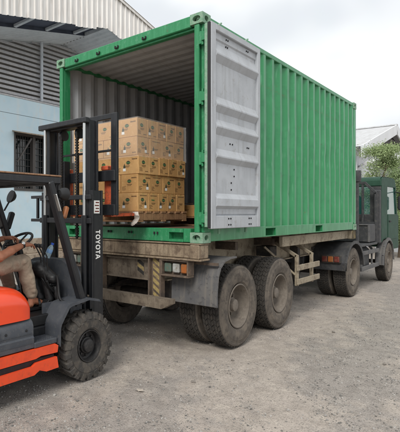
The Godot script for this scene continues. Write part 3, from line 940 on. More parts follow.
	for x in [0.0, 1.0]:
		var sx := 1.0 if x == 1.0 else -1.0
		var a := []
		var c := []
		for p in prof:
			a.append(Vector3(W * x - sx * (0.016 - p.y), 0.15, -0.17 - p.x))
			c.append(Vector3(W * x - sx * (0.020 - p.y), 0.15, -0.17 - p.x))
		# knocked about in service: the sheet wavers a few millimetres and has shallow dents
		b = MB.new()
		var dn := FastNoiseLite.new()
		dn.seed = 15
		dn.frequency = 0.9
		dn.fractal_octaves = 3
		var rows := 30
		var at := func(i: int, r: int) -> Vector3:
			var p: Vector3 = a[i] + Vector3(0, (H - 0.19) * r / rows, 0)
			var e := sin(PI * r / float(rows))
			var d := dn.get_noise_2d(p.z * 1.5, p.y * 1.2) * 0.012 * e
			for k in [[-2.55, 0.62, 0.10, 0.012], [-2.30, 0.60, 0.07, 0.010], [-4.3, 1.3, 0.22, 0.012], [-3.4, 1.75, 0.18, 0.010], [-5.1, 0.7, 0.15, 0.012]]:
				var q = Vector2(p.z - k[0], p.y - k[1]).length() / k[2]
				if q < 1.0: d -= k[3] * (1.0 - q * q) * (1.0 - q * q)
			return p + Vector3(sx * minf(d, 0.004), 0, 0)
		var lin := MB.new()
		var inw := Vector3(-sx * 0.004, 0, 0)
		for i in a.size() - 1:
			for r in rows:
				var q := [at.call(i, r), at.call(i + 1, r), at.call(i + 1, r + 1), at.call(i, r + 1)]
				var nn := []
				for k in 4:
					var rr: int = r + (1 if k > 1 else 0)
					var up: Vector3 = at.call(i, mini(rr + 1, rows)) - at.call(i, maxi(rr - 1, 0))
					var m: Vector3 = ((at.call(i + 1, rr) as Vector3) - at.call(i, rr)).cross(up).normalized()
					nn.append(m if m.x * sx > 0.0 else -m)
				b.tri_n(q[0], q[1], q[2], nn[0], nn[1], nn[2]); b.tri_n(q[0], q[2], q[3], nn[0], nn[2], nn[3])
				lin.tri_n(q[0] + inw, q[1] + inw, q[2] + inw, -nn[0], -nn[1], -nn[2]); lin.tri_n(q[0] + inw, q[2] + inw, q[3] + inw, -nn[0], -nn[2], -nn[3])
		part(o, "side_wall", b, M.green)
		part(o, "wall_lining", lin, M.grey_door)
	prof = wall_profile(W - 0.19, 0.25, 0.045, 0.05)
	var fa := []
	var fc := []
	for p in prof:
		fa.append(Vector3(0.095 + p.x, 0.05, -L + 0.02 - p.y))
		fc.append(Vector3(0.095 + p.x, 0.05, -L + 0.024 - p.y))
	b = MB.new(); b.ribbon(fa, Vector3(0, H - 0.1, 0), Vector3.FORWARD)
	part(o, "front_wall", b, M.green)
	b = MB.new(); b.ribbon(fc, Vector3(0, H - 0.1, 0), Vector3.BACK)
	part(o, "front_lining", b, M.grey_door)
	# roof: shallow ribs across
	prof = wall_profile(L - 0.26, 0.209, 0.02, 0.06)
	fa = []
	fc = []
	for p in prof:
		fa.append(Vector3(0.05, H - 0.022 + p.y, -0.13 - p.x))
		fc.append(Vector3(0.05, H - 0.026 + p.y, -0.13 - p.x))
	b = MB.new(); b.ribbon(fa, Vector3(W - 0.10, 0, 0), Vector3.UP)
	part(o, "roof", b, M.green)
	b = MB.new(); b.ribbon(fc, Vector3(W - 0.10, 0, 0), Vector3.DOWN)
	part(o, "roof_lining", b, M.grey_door)
	# floor planks
	for i in 8:
		b = MB.new(); b.bb(Vector3(0.062 + i * 0.2893, 0.128, -0.131), Vector3(0.062 + (i + 1) * 0.2893 - 0.004, 0.157, -L + 0.07))
		part(o, "floor_plank", b, M.plywood)
	for i in 9:
		b = MB.new(); b.bb(Vector3(0.07, 0.02, -0.5 - i * 0.62), Vector3(W - 0.07, 0.125, -0.56 - i * 0.62))
		part(o, "cross_member", b, M.grimy)
	# doors folded right back along the sides, inner face out
	for x in [1.0, 0.0]:
		container_door(o, x == 1.0)

func container_door(o: Node3D, right: bool) -> void:
	var sx := 1.0 if right else -1.0
	var door := sub(o, "door", Vector3(W if right else 0.0, 0, 0))
	door.set_meta("label", "grey inner face of the door folded back against the green side" if right else "far door folded back along the other side")
	var xo := 0.14        # outer face (the door's inner side) from the wall
	var xi := 0.095
	var z0 := 0.05 if right else -0.26
	var z1 := z0 - 1.225
	var y0 := 0.165
	var y1 := 2.43
	var b := MB.new()
	b.bb(Vector3(sx * xi, y0, z0), Vector3(sx * xo, y1, z0 - 0.10), 0.006)
	b.bb(Vector3(sx * xi, y0, z1 + 0.075), Vector3(sx * xo, y1, z1), 0.006)
	b.bb(Vector3(sx * xi, y1 - 0.07, z0 - 0.101), Vector3(sx * xo, y1, z1 + 0.076), 0.006)
	b.bb(Vector3(sx * xi, y0, z0 - 0.101), Vector3(sx * (xo - 0.004), y0 + 0.145, z1 + 0.076), 0.006)
	part(door, "frame", b, M.grey_door)
	# pressed panel: flats and ridges, each ridge with a slope up to its lip and a steep underside
	var f := xo - 0.030
	var pts := [[y1 - 0.07, f], [2.285, f], [2.27, f - 0.012], [2.235, f - 0.012], [2.11, xo + 0.012], [2.095, xo + 0.012], [2.02, f], [1.64, f], [1.55, xo + 0.012], [1.535, xo + 0.012], [1.465, f], [1.385, f], [1.305, xo + 0.012], [1.29, xo + 0.012], [1.215, f], [1.06, f], [0.975, xo + 0.012], [0.96, xo + 0.012], [0.90, f], [0.56, f], [0.50, xo + 0.010], [0.42, xo + 0.012], [0.385, f], [0.33, f], [y0 + 0.145, f - 0.01]]
	b = MB.new()
	var line := []
	var back := []
	for p in pts:
		line.append(Vector3(sx * p[1], p[0], z0 - 0.1)); back.append(Vector3(sx * (f - 0.018), p[0], z0 - 0.1))
	var outl := PackedVector2Array()
	for p in pts: outl.append(Vector2(p[1] * sx, p[0]))
	outl.append(Vector2(sx * (f - 0.014), y0 + 0.145)); outl.append(Vector2(sx * (f - 0.014), y1 - 0.07))
	b.prism(outl, Transform3D(Basis.IDENTITY, Vector3(0, 0, z0 - 0.1)), z1 - z0 + 0.175, 0.02)
	part(door, "panel", b, M.grey_door)
	b = MB.new(); b.ribbon(back, Vector3(0, 0, z1 - z0 + 0.175), Vector3(-sx, 0, 0))
	part(door, "outer_panel", b, M.green)
	b = MB.new()
	b.bb(Vector3(sx * (xi + 0.004), y0 + 0.01, z0 + 0.001), Vector3(sx * (xo - 0.008), y1 - 0.01, z0 + 0.022), 0.004)
	part(door, "gasket", b, M.gasket)
	b = MB.new(); b.bb(Vector3(sx * (xi - 0.03), y0 + 0.02, z0 + 0.0225), Vector3(sx * (xi + 0.006), y1 - 0.02, z0 + 0.006), 0.003)
	part(door, "retainer_strip", b, M.casting)
	var bolt := MB.new()
	bolt.lathe([Vector2(0.0001, 0.008), Vector2(0.009, 0.007), Vector2(0.010, 0.0)].duplicate(), Transform3D(Basis(Vector3.UP, Vector3(sx, 0, 0), Vector3.BACK), Vector3.ZERO), 8)
	bolt.lathe([Vector2(0.010, 0.0), Vector2(0.009, 0.007), Vector2(0.0001, 0.008)], Transform3D(Basis(Vector3.UP, Vector3(sx, 0, 0), Vector3.BACK), Vector3.ZERO), 8)
	var bm := mesh_of([bolt, M.gasket])
	var spots := [[2.325, -0.33], [2.325, -0.37], [2.25, -0.34], [2.25, -0.38], [2.325, -0.84], [2.325, -0.88], [1.14, -0.42], [1.14, -0.48], [1.14, -0.86], [1.14, -0.90], [0.85, -0.52], [0.77, -0.52], [0.69, -0.45], [0.61, -0.45]]
	for z in [-0.34, -0.39, -0.86, -0.91]:
		for y in [0.205, 0.275]: spots.append([y, z])
	for s in spots:
		var k := inst(door, "bolt", bm)
		var xx := f
		if s[0] < 0.3: xx = xo - 0.004
		elif s[0] < 2.28 and s[0] > 2.2: xx = f - 0.010
		k.position = Vector3(sx * xx, s[0], s[1])
	if right:
		for y in [0.28, 0.95, 1.63, 2.30]:     # hinge straps from the post round to the door
			b = MB.new(); b.bb(Vector3(0.002, y - 0.05, 0.024), Vector3(xi + 0.03, y + 0.05, 0.038), 0.004)
			part(door, "hinge_strap", b, M.green_scuffed)
	for z in [-0.30, -0.62, -0.98]:   # locking bars on the hidden face, their ends showing above the door
		if z == -0.62: continue
		b = MB.new()
		b.tube([Vector3(sx * 0.035, 0.10, z), Vector3(sx * 0.035, 2.51, z)], 0.016, 10)
		b.bar(Vector3(sx * 0.035, 2.50, z + 0.02), Vector3(sx * 0.035, 2.545, z - 0.05), 0.03, 0.018, Vector3.UP, 0.004)
		part(door, "locking_bar", b, M.casting)

# ------------------------------------------------------------------ wheels
var WHEEL := {}
func tyre_mesh(R: float, w: float, rim: float, cells: int, rows: int) -> ArrayMesh:
	var h := w * 0.5
	var ax := Transform3D(Basis(Vector3.UP, Vector3.RIGHT, Vector3.FORWARD), Vector3.ZERO)
	var rb := R - 0.013
	var side := MB.new()
	var q := (R - rim)
	var half := [Vector2(rim - 0.004, h * 0.62), Vector2(rim + q * 0.04, h * 0.80), Vector2(rim + q * 0.10, h * 0.86), Vector2(rim + q * 0.13, h * 0.92), Vector2(rim + q * 0.30, h * 0.985), Vector2(rim + q * 0.32, h * 1.0), Vector2(rim + q * 0.5, h * 1.01), Vector2(rim + q * 0.62, h * 0.99), Vector2(rim + q * 0.64, h * 0.965), Vector2(rim + q * 0.80, h * 0.93), Vector2(rim + q * 0.82, h * 0.945), Vector2(rim + q * 0.90, h * 0.90), Vector2(rb - 0.004, h * 0.83)]
	var p := []
	for k in half: p.append(Vector2(k.x, -k.y))
	side.lathe(p, ax, 64, 0.5)
	p = []
	for i in half.size(): p.append(half[half.size() - 1 - i])
	side.lathe(p, ax, 64, 0.5)
	var tr := MB.new()
	tr.lathe([Vector2(rb - 0.004, -h * 0.83), Vector2(rb, -h * 0.76), Vector2(rb, h * 0.76), Vector2(rb - 0.004, h * 0.83)], ax, 64, 0.9)
	var rw := h * 1.64 / rows
	for r in rows:
		var x0 := -h * 0.82 + r * rw
		for i in cells:
			var da := TAU / cells
			var a0 := da * (i + (0.5 if r % 2 else 0.0))
			var sk := da * (0.35 if r % 2 else -0.35)
			var c := []
			for top in [0.0, 1.0]:
				var rr = rb - 0.004 + top * 0.017
				if (r == 0 or r == rows - 1): rr -= 0.003 * top
				var gx = rw * (0.07 + 0.03 * top)
				var ga = da * (0.10 + 0.03 * top)
				for k in [[gx, ga, 0.0], [rw - gx, ga, 1.0], [rw - gx, da - ga, 1.0], [gx, da - ga, 0.0]]:
					var an: float = a0 + k[1] + sk * k[2]
					c.append(Vector3(x0 + k[0], sin(an) * rr, cos(an) * rr))
			tr.hexa(c)
	return mesh_of([side, M.tyre_side, tr, M.tyre_tread])

func rim_mesh(R: float, w: float, disc: float, hub_out: float, m: Material) -> ArrayMesh:   # disc: where the wheel disc lies across the width, hub_out: how far the hub sticks out of it
	var ax := Transform3D(Basis(Vector3.UP, Vector3.RIGHT, Vector3.FORWARD), Vector3.ZERO)
	var b := MB.new()
	var h := w * 0.5
	var d := disc
	b.lathe([Vector2(R * 1.02, h * 0.86), Vector2(R * 0.985, h * 0.92), Vector2(R * 0.955, h * 0.90), Vector2(R * 0.94, h * 0.78), Vector2(R * 0.91, h * 0.6), Vector2(R * 0.88, d + 0.035), Vector2(R * 0.82, d + 0.008), Vector2(R * 0.70, d), Vector2(R * 0.55, d + 0.012), Vector2(R * 0.48, d + 0.016), Vector2(R * 0.47, d + 0.012), Vector2(0.0001, d + 0.012)].map(func(k): return k), ax, 48, 0.6)
	b.lathe([Vector2(R * 0.94, -h * 0.86), Vector2(R * 0.90, -h * 0.5), Vector2(R * 0.88, d + 0.03)], ax, 48, 0.9)
	b.lathe([Vector2(R * 0.36, d + 0.01), Vector2(R * 0.35, d + hub_out * 0.6), Vector2(R * 0.30, d + hub_out * 0.66), Vector2(R * 0.27, d + hub_out * 0.95), Vector2(R * 0.23, d + hub_out), Vector2(0.0001, d + hub_out)], ax, 24, 0.6)
	for i in 10:
		var a := TAU * i / 10.0
		b.lathe([Vector2(0.017, 0.0), Vector2(0.016, 0.03), Vector2(0.0001, 0.032)], Transform3D(ax.basis, Vector3(d + 0.012, sin(a) * R * 0.52, cos(a) * R * 0.52)), 6)
	return mesh_of([b, m])

func wheel(parent: Node3D, at: Vector3, kind: String, outward: float, turn := 0.0, roll := 0.0) -> Node3D:
	if not WHEEL.has(kind):
		match kind:
			"dual": WHEEL[kind] = [tyre_mesh(0.52, 0.27, 0.275, 46, 6), rim_mesh(0.275, 0.27, -0.055, 0.13, M.rim_dirty)]
			"drive": WHEEL[kind] = [tyre_mesh(0.50, 0.27, 0.265, 60, 7), rim_mesh(0.265, 0.27, -0.05, 0.13, M.rim_dirty)]
			"steer": WHEEL[kind] = [tyre_mesh(0.48, 0.25, 0.265, 60, 7), rim_mesh(0.265, 0.25, 0.035, 0.07, M.rim_dirty)]
	var o := sub(parent, "wheel", at)
	o.rotation = Vector3(0, (0.0 if outward > 0.0 else PI) + turn, 0)
	var t := inst(o, "tyre", WHEEL[kind][0])
	var r := inst(o, "rim", WHEEL[kind][1])
	t.rotation.x = roll
	r.rotation.x = roll
	return o

# ------------------------------------------------------------------ trailer
func trailer() -> void:
	var o := thing("trailer", "rusty tan container trailer with dusty double tyres under the green container", "trailer")
	var b := MB.new()
	# rear bolster: a box beam with a lip above and below
	b.bb(Vector3(0.02, 1.165, -0.16), Vector3(W - 0.015, 1.325, 0.015), 0.012)
	b.bb(Vector3(0.01, 1.1425, -0.17), Vector3(W - 0.005, 1.164, 0.045), 0.004)
	b.bb(Vector3(0.01, 1.326, -0.16), Vector3(W - 0.01, 1.341, 0.032), 0.004)
	b.bb(Vector3(W - 0.14, 1.166, 0.016), Vector3(W - 0.02, 1.324, 0.05), 0.01)
	part(o, "rear_bolster", b, M.tan_rust)
	# main beams (I sections) and cross members
	for x in [0.66, 1.78]:
		b = MB.new()
		b.bb(Vector3(x - 0.008, 0.87, -0.171), Vector3(x + 0.008, 1.30, -6.0))
		b.bb(Vector3(x - 0.07, 1.301, -0.171), Vector3(x + 0.07, 1.32, -6.0))
		b.bb(Vector3(x - 0.07, 0.85, -0.171), Vector3(x + 0.07, 0.869, -6.0))
		part(o, "main_beam", b, M.tan_steel)
	for z in [-0.5, -1.45, -2.7, -3.4, -4.2, -5.0]:
		b = MB.new(); b.bb(Vector3(0.34, 1.17, z), Vector3(W - 0.34, 1.28, z - 0.08), 0.004)
		part(o, "cross_member", b, M.brown_steel)
	for x in [0.10, W - 0.16]:     # side rails beneath the container
		b = MB.new(); b.bb(Vector3(x, 1.17, -2.5), Vector3(x + 0.06, 1.33, -5.85), 0.006)
		part(o, "side_rail", b, M.tan_steel)
	b = MB.new(); b.bb(Vector3(0.03, 1.16, -5.86), Vector3(W - 0.03, 1.33, -6.07), 0.008)
	var fb := part(o, "front_bolster", b, M.tan_steel)
	var hz := MB.new()
	hz.bb(Vector3(W - 0.028, 1.165, -5.87), Vector3(W - 0.02, 1.33, -6.06))
	part(fb, "warning_board", hz, M.yellow)
	for i in 3:
		hz = MB.new()
		hz.prism(PackedVector2Array([Vector2(0, 0), Vector2(0.035, 0), Vector2(0.085, 0.16), Vector2(0.05, 0.16)]), Transform3D(Basis(Vector3(0, 0, -1), Vector3.UP, Vector3.RIGHT), Vector3(W - 0.0195, 1.167, -5.86 - 0.065 * i + 0.04)), 0.002)
		part(fb, "warning_stripe", hz, M.black_dull)
	# rear plate, brackets with hazard stripes, bumper
	b = MB.new()
	b.bb(Vector3(0.50, 0.855, -0.10), Vector3(1.70, 1.12, -0.075), 0.006)
	b.bb(Vector3(0.50, 1.10, -0.074), Vector3(1.70, 1.125, -0.02), 0.004)
	b.bb(Vector3(0.50, 0.85, -0.074), Vector3(1.70, 0.87, -0.045), 0.004)
	var plate := part(o, "rear_plate", b, M.tan_grey)
	for q in [[1.46, 0.9]]:
		for i in 3:
			var s := MB.new()
			s.prism(PackedVector2Array([Vector2(0, 0.06), Vector2(0.10, 0), Vector2(0.10, 0.045), Vector2(0, 0.105)]), Transform3D(Basis.IDENTITY, Vector3(q[0], q[1] + 0.055 * i, -0.0745)), 0.002)
			part(plate, "warning_stripe", s, M.black_dull if i % 2 == 0 else M.yellow)
	for x in [0.76, 1.70]:
		b = MB.new()
		b.bb(Vector3(x, 0.60, -0.06), Vector3(x + 0.02, 1.14, 0.03), 0.003)
		b.bb(Vector3(x + 0.17, 0.60, -0.06), Vector3(x + 0.19, 1.14, 0.03), 0.003)
		b.bb(Vector3(x + 0.0205, 0.60, -0.06), Vector3(x + 0.1695, 1.14, -0.02), 0.003)
		var br := part(o, "bumper_bracket", b, M.brown_steel)
		for i in 6:
			var s := MB.new()
			s.prism(PackedVector2Array([Vector2(0, 0.07), Vector2(0.10, 0), Vector2(0.10, 0.05), Vector2(0, 0.12)]), Transform3D(Basis.IDENTITY, Vector3(x + 0.045, 0.62 + 0.082 * i, -0.0195)), 0.002)
			part(br, "warning_stripe", s, M.yellow)
	b = MB.new()
	b.prism(PackedVector2Array([Vector2(0.22, 0.57), Vector2(1.98, 0.57), Vector2(2.10, 0.635), Vector2(2.10, 0.69), Vector2(0.22, 0.69)]), Transform3D(Basis.IDENTITY, Vector3(0, 0, 0.035)), 0.11)
	part(o, "rear_bumper", b, M.tan_grey)
	# lamp box, right and left
	for s in [1.0, -1.0]:
		var lx = W * 0.5 + s * 0.86
		var lb := sub(o, "lamp_box", Vector3(lx, 0.94, 0))
		b = MB.new()
		b.bb(Vector3(-0.19, 0, -0.10), Vector3(0.19, 0.022, 0.03), 0.004)
		b.bb(Vector3(-0.19, 0.18, -0.10), Vector3(0.19, 0.20, 0.03), 0.004)
		b.bb(Vector3(-0.19, 0.0225, -0.10), Vector3(-0.17, 0.1795, 0.03), 0.004)
		b.bb(Vector3(0.17, 0.0225, -0.10), Vector3(0.19, 0.1795, 0.03), 0.004)
		b.bb(Vector3(-0.169, 0.0225, -0.10), Vector3(0.169, 0.1795, -0.05))
		part(lb, "housing", b, M.brown_steel)
		var mats := [M.lens_green, M.lens_white, M.lens_orange]
		for i in 3:
			b = MB.new()
			var cx = (-0.115 + 0.115 * i) * s
			b.cbox(Vector3(cx, 0.10, -0.025), Vector3(0.095, 0.11, 0.05), 0.012)
			part(lb, "lens", b, mats[i])
	# mudguards: curved sheet with a flat apron hanging behind the tyres
	for s in [1.0, -1.0]:
		var xa = W * 0.5 + s * 0.70
		var xb = W * 0.5 + s * 1.30
		var line := []
		line.append(Vector3(xa, 0.62, -0.155))
		line.append(Vector3(xa, 0.80, -0.16))
		line.append(Vector3(xa, 0.96, -0.185))
		line.append(Vector3(xa, 1.06, -0.24))
		line.append(Vector3(xa, 1.13, -0.34))
		line.append(Vector3(xa, 1.155, -0.48))
		line.append(Vector3(xa, 1.158, -0.62))
		var inn := []
		for p in line: inn.append(p + Vector3(0, -0.006, -0.008))
		b = MB.new()
		b.ribbon(line, Vector3(xb - xa, 0, 0), Vector3(0, 0.3, 1), 0.8)
		b.ribbon(inn, Vector3(xb - xa, 0, 0), Vector3(0, -0.3, -1))
		for i in line.size() - 1:
			b.quad(line[i] + Vector3(xb - xa, 0, 0), line[i + 1] + Vector3(xb - xa, 0, 0), inn[i + 1] + Vector3(xb - xa, 0, 0), inn[i] + Vector3(xb - xa, 0, 0))
		b.quad(line[0], line[0] + Vector3(xb - xa, 0, 0), inn[0] + Vector3(xb - xa, 0, 0), inn[0])
		var mg := part(o, "mudguard", b, M.flap)
		b = MB.new()
		for i in line.size() - 1:
			b.bar(line[i] + Vector3(xb - xa, 0, 0), line[i + 1] + Vector3(xb - xa, 0, 0), 0.03, 0.02, Vector3(0, 0.5, 0.8))
		part(mg, "edge_strip", b, M.flap)
		b = MB.new(); b.bar(Vector3(xa - s * 0.1, 1.10, -0.13), Vector3(xb, 1.10, -0.205), 0.03, 0.03)
		part(mg, "bracket", b, M.brown_steel)
	# axles and wheels
	for z in [-0.92, -2.20]:
		b = MB.new(); b.tube([Vector3(0.2, 0.515, z), Vector3(W - 0.2, 0.515, z)], 0.065, 12)
		part(o, "axle", b, M.grimy)
		for x in [W - 0.14, W - 0.46]: wheel(o, Vector3(x, 0.515, z), "dual", 1.0, 0.0, z * 1.7 + x)
		for x in [0.14, 0.46]: wheel(o, Vector3(x, 0.515, z), "dual", -1.0, 0.0, z + x)
		for x in [0.66, 1.78]:
			b = MB.new()
			for k in 5:
				b.bar(Vector3(x, 0.62 + 0.018 * k, z + 0.55 - 0.07 * k), Vector3(x, 0.62 + 0.018 * k, z - 0.55 + 0.07 * k), 0.08, 0.015)
			part(o, "leaf_spring", b, M.grimy)
			b = MB.new(); b.bb(Vector3(x - 0.05, 0.60, z + 0.56), Vector3(x + 0.05, 0.849, z + 0.66), 0.008)
			part(o, "spring_hanger", b, M.grimy)
	# side guards
	for s in [1.0, -1.0]:
		var gx = W * 0.5 + s * 1.15
		var sg := sub(o, "side_guard", Vector3(gx, 0, -3.4))
		for z in [0.42, -0.24]:
			b = MB.new()
			b.bar(Vector3(0, 0.53, z), Vector3(0, 1.02, z), 0.05, 0.05, Vector3.RIGHT, 0.004)
			b.bar(Vector3(0, 1.0, z), Vector3(-s * 0.34, 1.20, z), 0.05, 0.05, Vector3.BACK, 0.004)
			part(sg, "post", b, M.tan_steel)
		for y in [0.60, 0.82]:
			b = MB.new(); b.bb(Vector3(s * 0.026, y - 0.045, 0.50), Vector3(s * 0.05, y + 0.045, -0.50), 0.005)
			part(sg, "rail", b, M.tan_steel)
		b = MB.new(); b.bar(Vector3(-s * 0.30, 1.16, 0.95), Vector3(-s * 0.02, 0.70, 0.43), 0.03, 0.03)
		part(sg, "brace", b, M.tan_steel)
	# landing legs and clutter beneath
	for x in [0.55, 1.88]:
		b = MB.new()
		b.bb(Vector3(x - 0.06, 0.42, -4.32), Vector3(x + 0.06, 1.16, -4.20), 0.006)
		b.bb(Vector3(x - 0.15, 0.38, -4.38), Vector3(x + 0.15, 0.42, -4.14), 0.006)
		part(o, "landing_leg", b, M.grimy)
	for q in [[1.75, 0.85, -1.42], [0.8, 0.85, -1.42]]:
		b = MB.new(); b.lathe([Vector2(0.0001, -0.3), Vector2(0.09, -0.28), Vector2(0.10, -0.2), Vector2(0.10, 0.2), Vector2(0.09, 0.28), Vector2(0.0001, 0.3)], Transform3D(Basis(Vector3.UP, Vector3.RIGHT, Vector3.FORWARD), Vector3(W * 0.5, q[1] - 0.12, q[2])), 16)
		part(o, "air_tank", b, M.grimy)
		break
	b = MB.new()
	b.bb(Vector3(1.86, 1.0, -2.62), Vector3(2.1, 1.16, -2.86), 0.01)
	part(o, "valve_box", b, M.grimy)

# ------------------------------------------------------------------ truck tractor
func tractor() -> void:
	var o := thing("truck_tractor", "pale green cab-over truck coupled to the trailer", "truck")
	var b := MB.new()
	for x in [0.80, 1.64]:
		b = MB.new()
		b.bb(Vector3(x - 0.005, 0.66, -5.28), Vector3(x + 0.005, 0.92, -10.0))
		b.bb(Vector3(x - 0.04, 0.921, -5.28), Vector3(x + 0.04, 0.935, -10.0))
		b.bb(Vector3(x - 0.04, 0.645, -5.28), Vector3(x + 0.04, 0.659, -10.0))
		part(o, "chassis_rail", b, M.truck_black)
	b = MB.new(); b.bb(Vector3(0.76, 0.66, -5.23), Vector3(1.68, 0.92, -5.279), 0.006)
	part(o, "end_cross_member", b, M.truck_black)
	b = MB.new(); b.lathe([Vector2(0.0001, 0.0), Vector2(0.46, 0.0), Vector2(0.46, 0.05), Vector2(0.40, 0.08), Vector2(0.0001, 0.08)], Transform3D(Basis.IDENTITY, Vector3(W * 0.5, 1.0, -5.75)), 32)
	part(o, "fifth_wheel", b, M.grimy)
	b = MB.new(); b.bb(Vector3(0.62, 0.936, -5.35), Vector3(1.82, 0.999, -6.15), 0.01)
	part(o, "fifth_wheel_base", b, M.grimy)
	# wheels
	b = MB.new(); b.tube([Vector3(0.2, 0.49, -5.85), Vector3(W - 0.2, 0.49, -5.85)], 0.09, 12)
	b.lathe([Vector2(0.0001, -0.2), Vector2(0.16, -0.14), Vector2(0.2, 0.0), Vector2(0.16, 0.14), Vector2(0.0001, 0.2)], Transform3D(Basis(Vector3.UP, Vector3.RIGHT, Vector3.FORWARD), Vector3(W * 0.5, 0.49, -5.85)), 16)
	part(o, "drive_axle", b, M.grimy)
	for x in [W - 0.12, W - 0.44]: wheel(o, Vector3(x, 0.495, -5.85), "drive", 1.0, 0.0, x)
	for x in [0.12, 0.44]: wheel(o, Vector3(x, 0.495, -5.85), "drive", -1.0, 0.0, x)
	b = MB.new(); b.tube([Vector3(0.2, 0.47, -8.9), Vector3(W - 0.2, 0.47, -8.9)], 0.05, 10)
	part(o, "front_axle", b, M.grimy)
	wheel(o, Vector3(W - 0.10, 0.475, -8.9), "steer", 1.0, 0.03)
	wheel(o, Vector3(0.10, 0.475, -8.9), "steer", -1.0, 0.03)
	# rear mudguards with lamps
	for s in [1.0, -1.0]:
		var xa = W * 0.5 + s * 0.60
		var xb = W * 0.5 + s * 1.25
		var line := []
		line.append(Vector3(xa, 0.72, -5.19))
		for i in 13:
			var a := lerpf(0.12, PI - 0.15, i / 12.0)
			line.append(Vector3(xa, 0.50 + sin(a) * 0.60, -5.85 + cos(a) * 0.66))
		var inn := []
		for p in line: inn.append(p + (Vector3(xa, 0.5, -5.85) - p).normalized() * 0.012)
		b = MB.new()
		var off := Vector3(xb - xa, 0, 0)
		b.ribbon(line, off, Vector3(0, 1, 0.01), 0.8); b.ribbon(inn, off, Vector3(0, -1, 0), 0.8)
		for e in [Vector3.ZERO, off]:
			for i in line.size() - 1: b.quad(line[i] + e, line[i + 1] + e, inn[i + 1] + e, inn[i] + e)
		var lip := MB.new()
		for i in line.size() - 1:
			lip.bar(line[i] + off, line[i + 1] + off, 0.02, 0.06, line[i] - Vector3(xa, 0.5, -5.85))
		var mg := part(o, "mudguard", b, M.truck_black)
		part(mg, "edge_strip", lip, M.truck_black)
		var tl := sub(o, "tail_lamp", Vector3(W * 0.5 + s * 1.0, 0.79, -5.17))
		b = MB.new(); b.cbox(Vector3(0, 0, 0), Vector3(0.36, 0.16, 0.06), 0.015)
		part(tl, "housing", b, M.grimy)
		for i in 3:
			b = MB.new(); b.cbox(Vector3(-0.11 + 0.11 * i, 0, 0.032), Vector3(0.095, 0.11, 0.03), 0.01)
			part(tl, "lens", b, [M.lens_red, M.lens_orange, M.lens_red][i])
	# side frame: steps and tank between the wheels
	for s in [1.0, -1.0]:
		var gx = W * 0.5 + s * 1.13
		var sf := sub(o, "side_frame", Vector3(gx, 0, -7.35))
		for y in [0.46, 0.80]:
			b = MB.new(); b.bar(Vector3(0, y, 0.62), Vector3(0, y, -0.92), 0.05, 0.09, Vector3.UP, 0.008)
			part(sf, "rail", b, M.flap)
		for z in [0.40, -0.5]:
			b = MB.new()
			b.bar(Vector3(-s * 0.04, 0.42, z), Vector3(-s * 0.04, 0.86, z), 0.05, 0.03, Vector3.RIGHT)
			b.bar(Vector3(-s * 0.04, 0.85, z), Vector3(-s * 0.16, 1.02, z + 0.06), 0.05, 0.03, Vector3.BACK)
			part(sf, "post", b, M.flap)
		b = MB.new(); b.cbox(Vector3(W * 0.5 + s * 0.80, 0.66, -7.2), Vector3(0.5, 0.5, 1.3), 0.07)
		part(o, "fuel_tank", b, M.truck_black)
	b = MB.new(); b.bb(Vector3(0.3, 0.95, -6.5), Vector3(W - 0.05, 1.0, -8.0), 0.008)
	part(o, "deck_plate", b, M.truck_black)
	# equipment behind the cab: battery box, headboard frame, exhaust stack
	b = MB.new()
	b.cbox(Vector3(1.95, 1.22, -7.75), Vector3(0.80, 0.42, 0.5), 0.02)
	var bat := part(o, "battery_box", b, M.truck_black)
	b = MB.new()
	b.bb(Vector3(1.56, 1.405, -7.5), Vector3(2.35, 1.43, -7.47), 0.004)
	b.bb(Vector3(2.31, 1.02, -7.497), Vector3(2.352, 1.404, -7.47), 0.004)
	part(bat, "trim_frame", b, M.flap)
	var hb := sub(o, "headboard", Vector3(W * 0.5, 0, -8.1))
	b = MB.new()
	for s in [-1.0, 1.0]:
		b.bar(Vector3(s * 1.12, 0.96, 0), Vector3(s * 1.12, 2.18, 0), 0.06, 0.05, Vector3.BACK, 0.006)
		b.bar(Vector3(s * 1.13, 2.16, 0), Vector3(s * 0.88, 2.43, 0), 0.06, 0.05, Vector3.BACK, 0.006)
	b.bar(Vector3(-0.90, 2.42, 0), Vector3(0.90, 2.42, 0), 0.06, 0.06, Vector3.UP, 0.006)
	part(hb, "frame", b, M.truck_black)
	for x in [-0.84, -0.3, 0.3, 0.84]:
		b = MB.new(); b.bar(Vector3(x, 0.96, 0.002), Vector3(x, 2.39, 0.002), 0.05, 0.04, Vector3.BACK, 0.005)
		part(hb, "upright", b, M.truck_black)
	b = MB.new(); b.bb(Vector3(-1.085, 1.0, -0.012), Vector3(1.085, 1.48, 0.012))
	part(hb, "lower_panel", b, M.truck_black)
	b = MB.new()
	b.tube([Vector3(2.26, 1.0, -6.78), Vector3(2.26, 2.40, -6.78)], 0.045, 14)
	b.lathe([Vector2(0.0001, 0.0), Vector2(0.085, 0.02), Vector2(0.09, 0.06), Vector2(0.09, 0.22), Vector2(0.08, 0.26), Vector2(0.0001, 0.26)], Transform3D(Basis.IDENTITY, Vector3(2.26, 2.36, -6.78)), 18)
	part(o, "exhaust_stack", b, M.truck_black)
	# cab
	var zb := -8.35
	var zf := -10.25
	var xl := 0.04
	var xr := W - 0.04
	var cab := sub(o, "cab", Vector3.ZERO)
	# side outline in (-z, y): rear wall, roof with rounded corners, raked screen
	var outl := [Vector2(0, 0.98), Vector2(0, 2.38), Vector2(0.05, 2.50), Vector2(0.20, 2.57), Vector2(1.30, 2.60), Vector2(1.55, 2.52), Vector2(1.80, 1.72), Vector2(1.90, 1.60), Vector2(1.90, 0.75), Vector2(0.85, 0.75), Vector2(0.80, 0.92), Vector2(0.62, 1.04), Vector2(0.20, 1.04), Vector2(0.06, 0.98)]
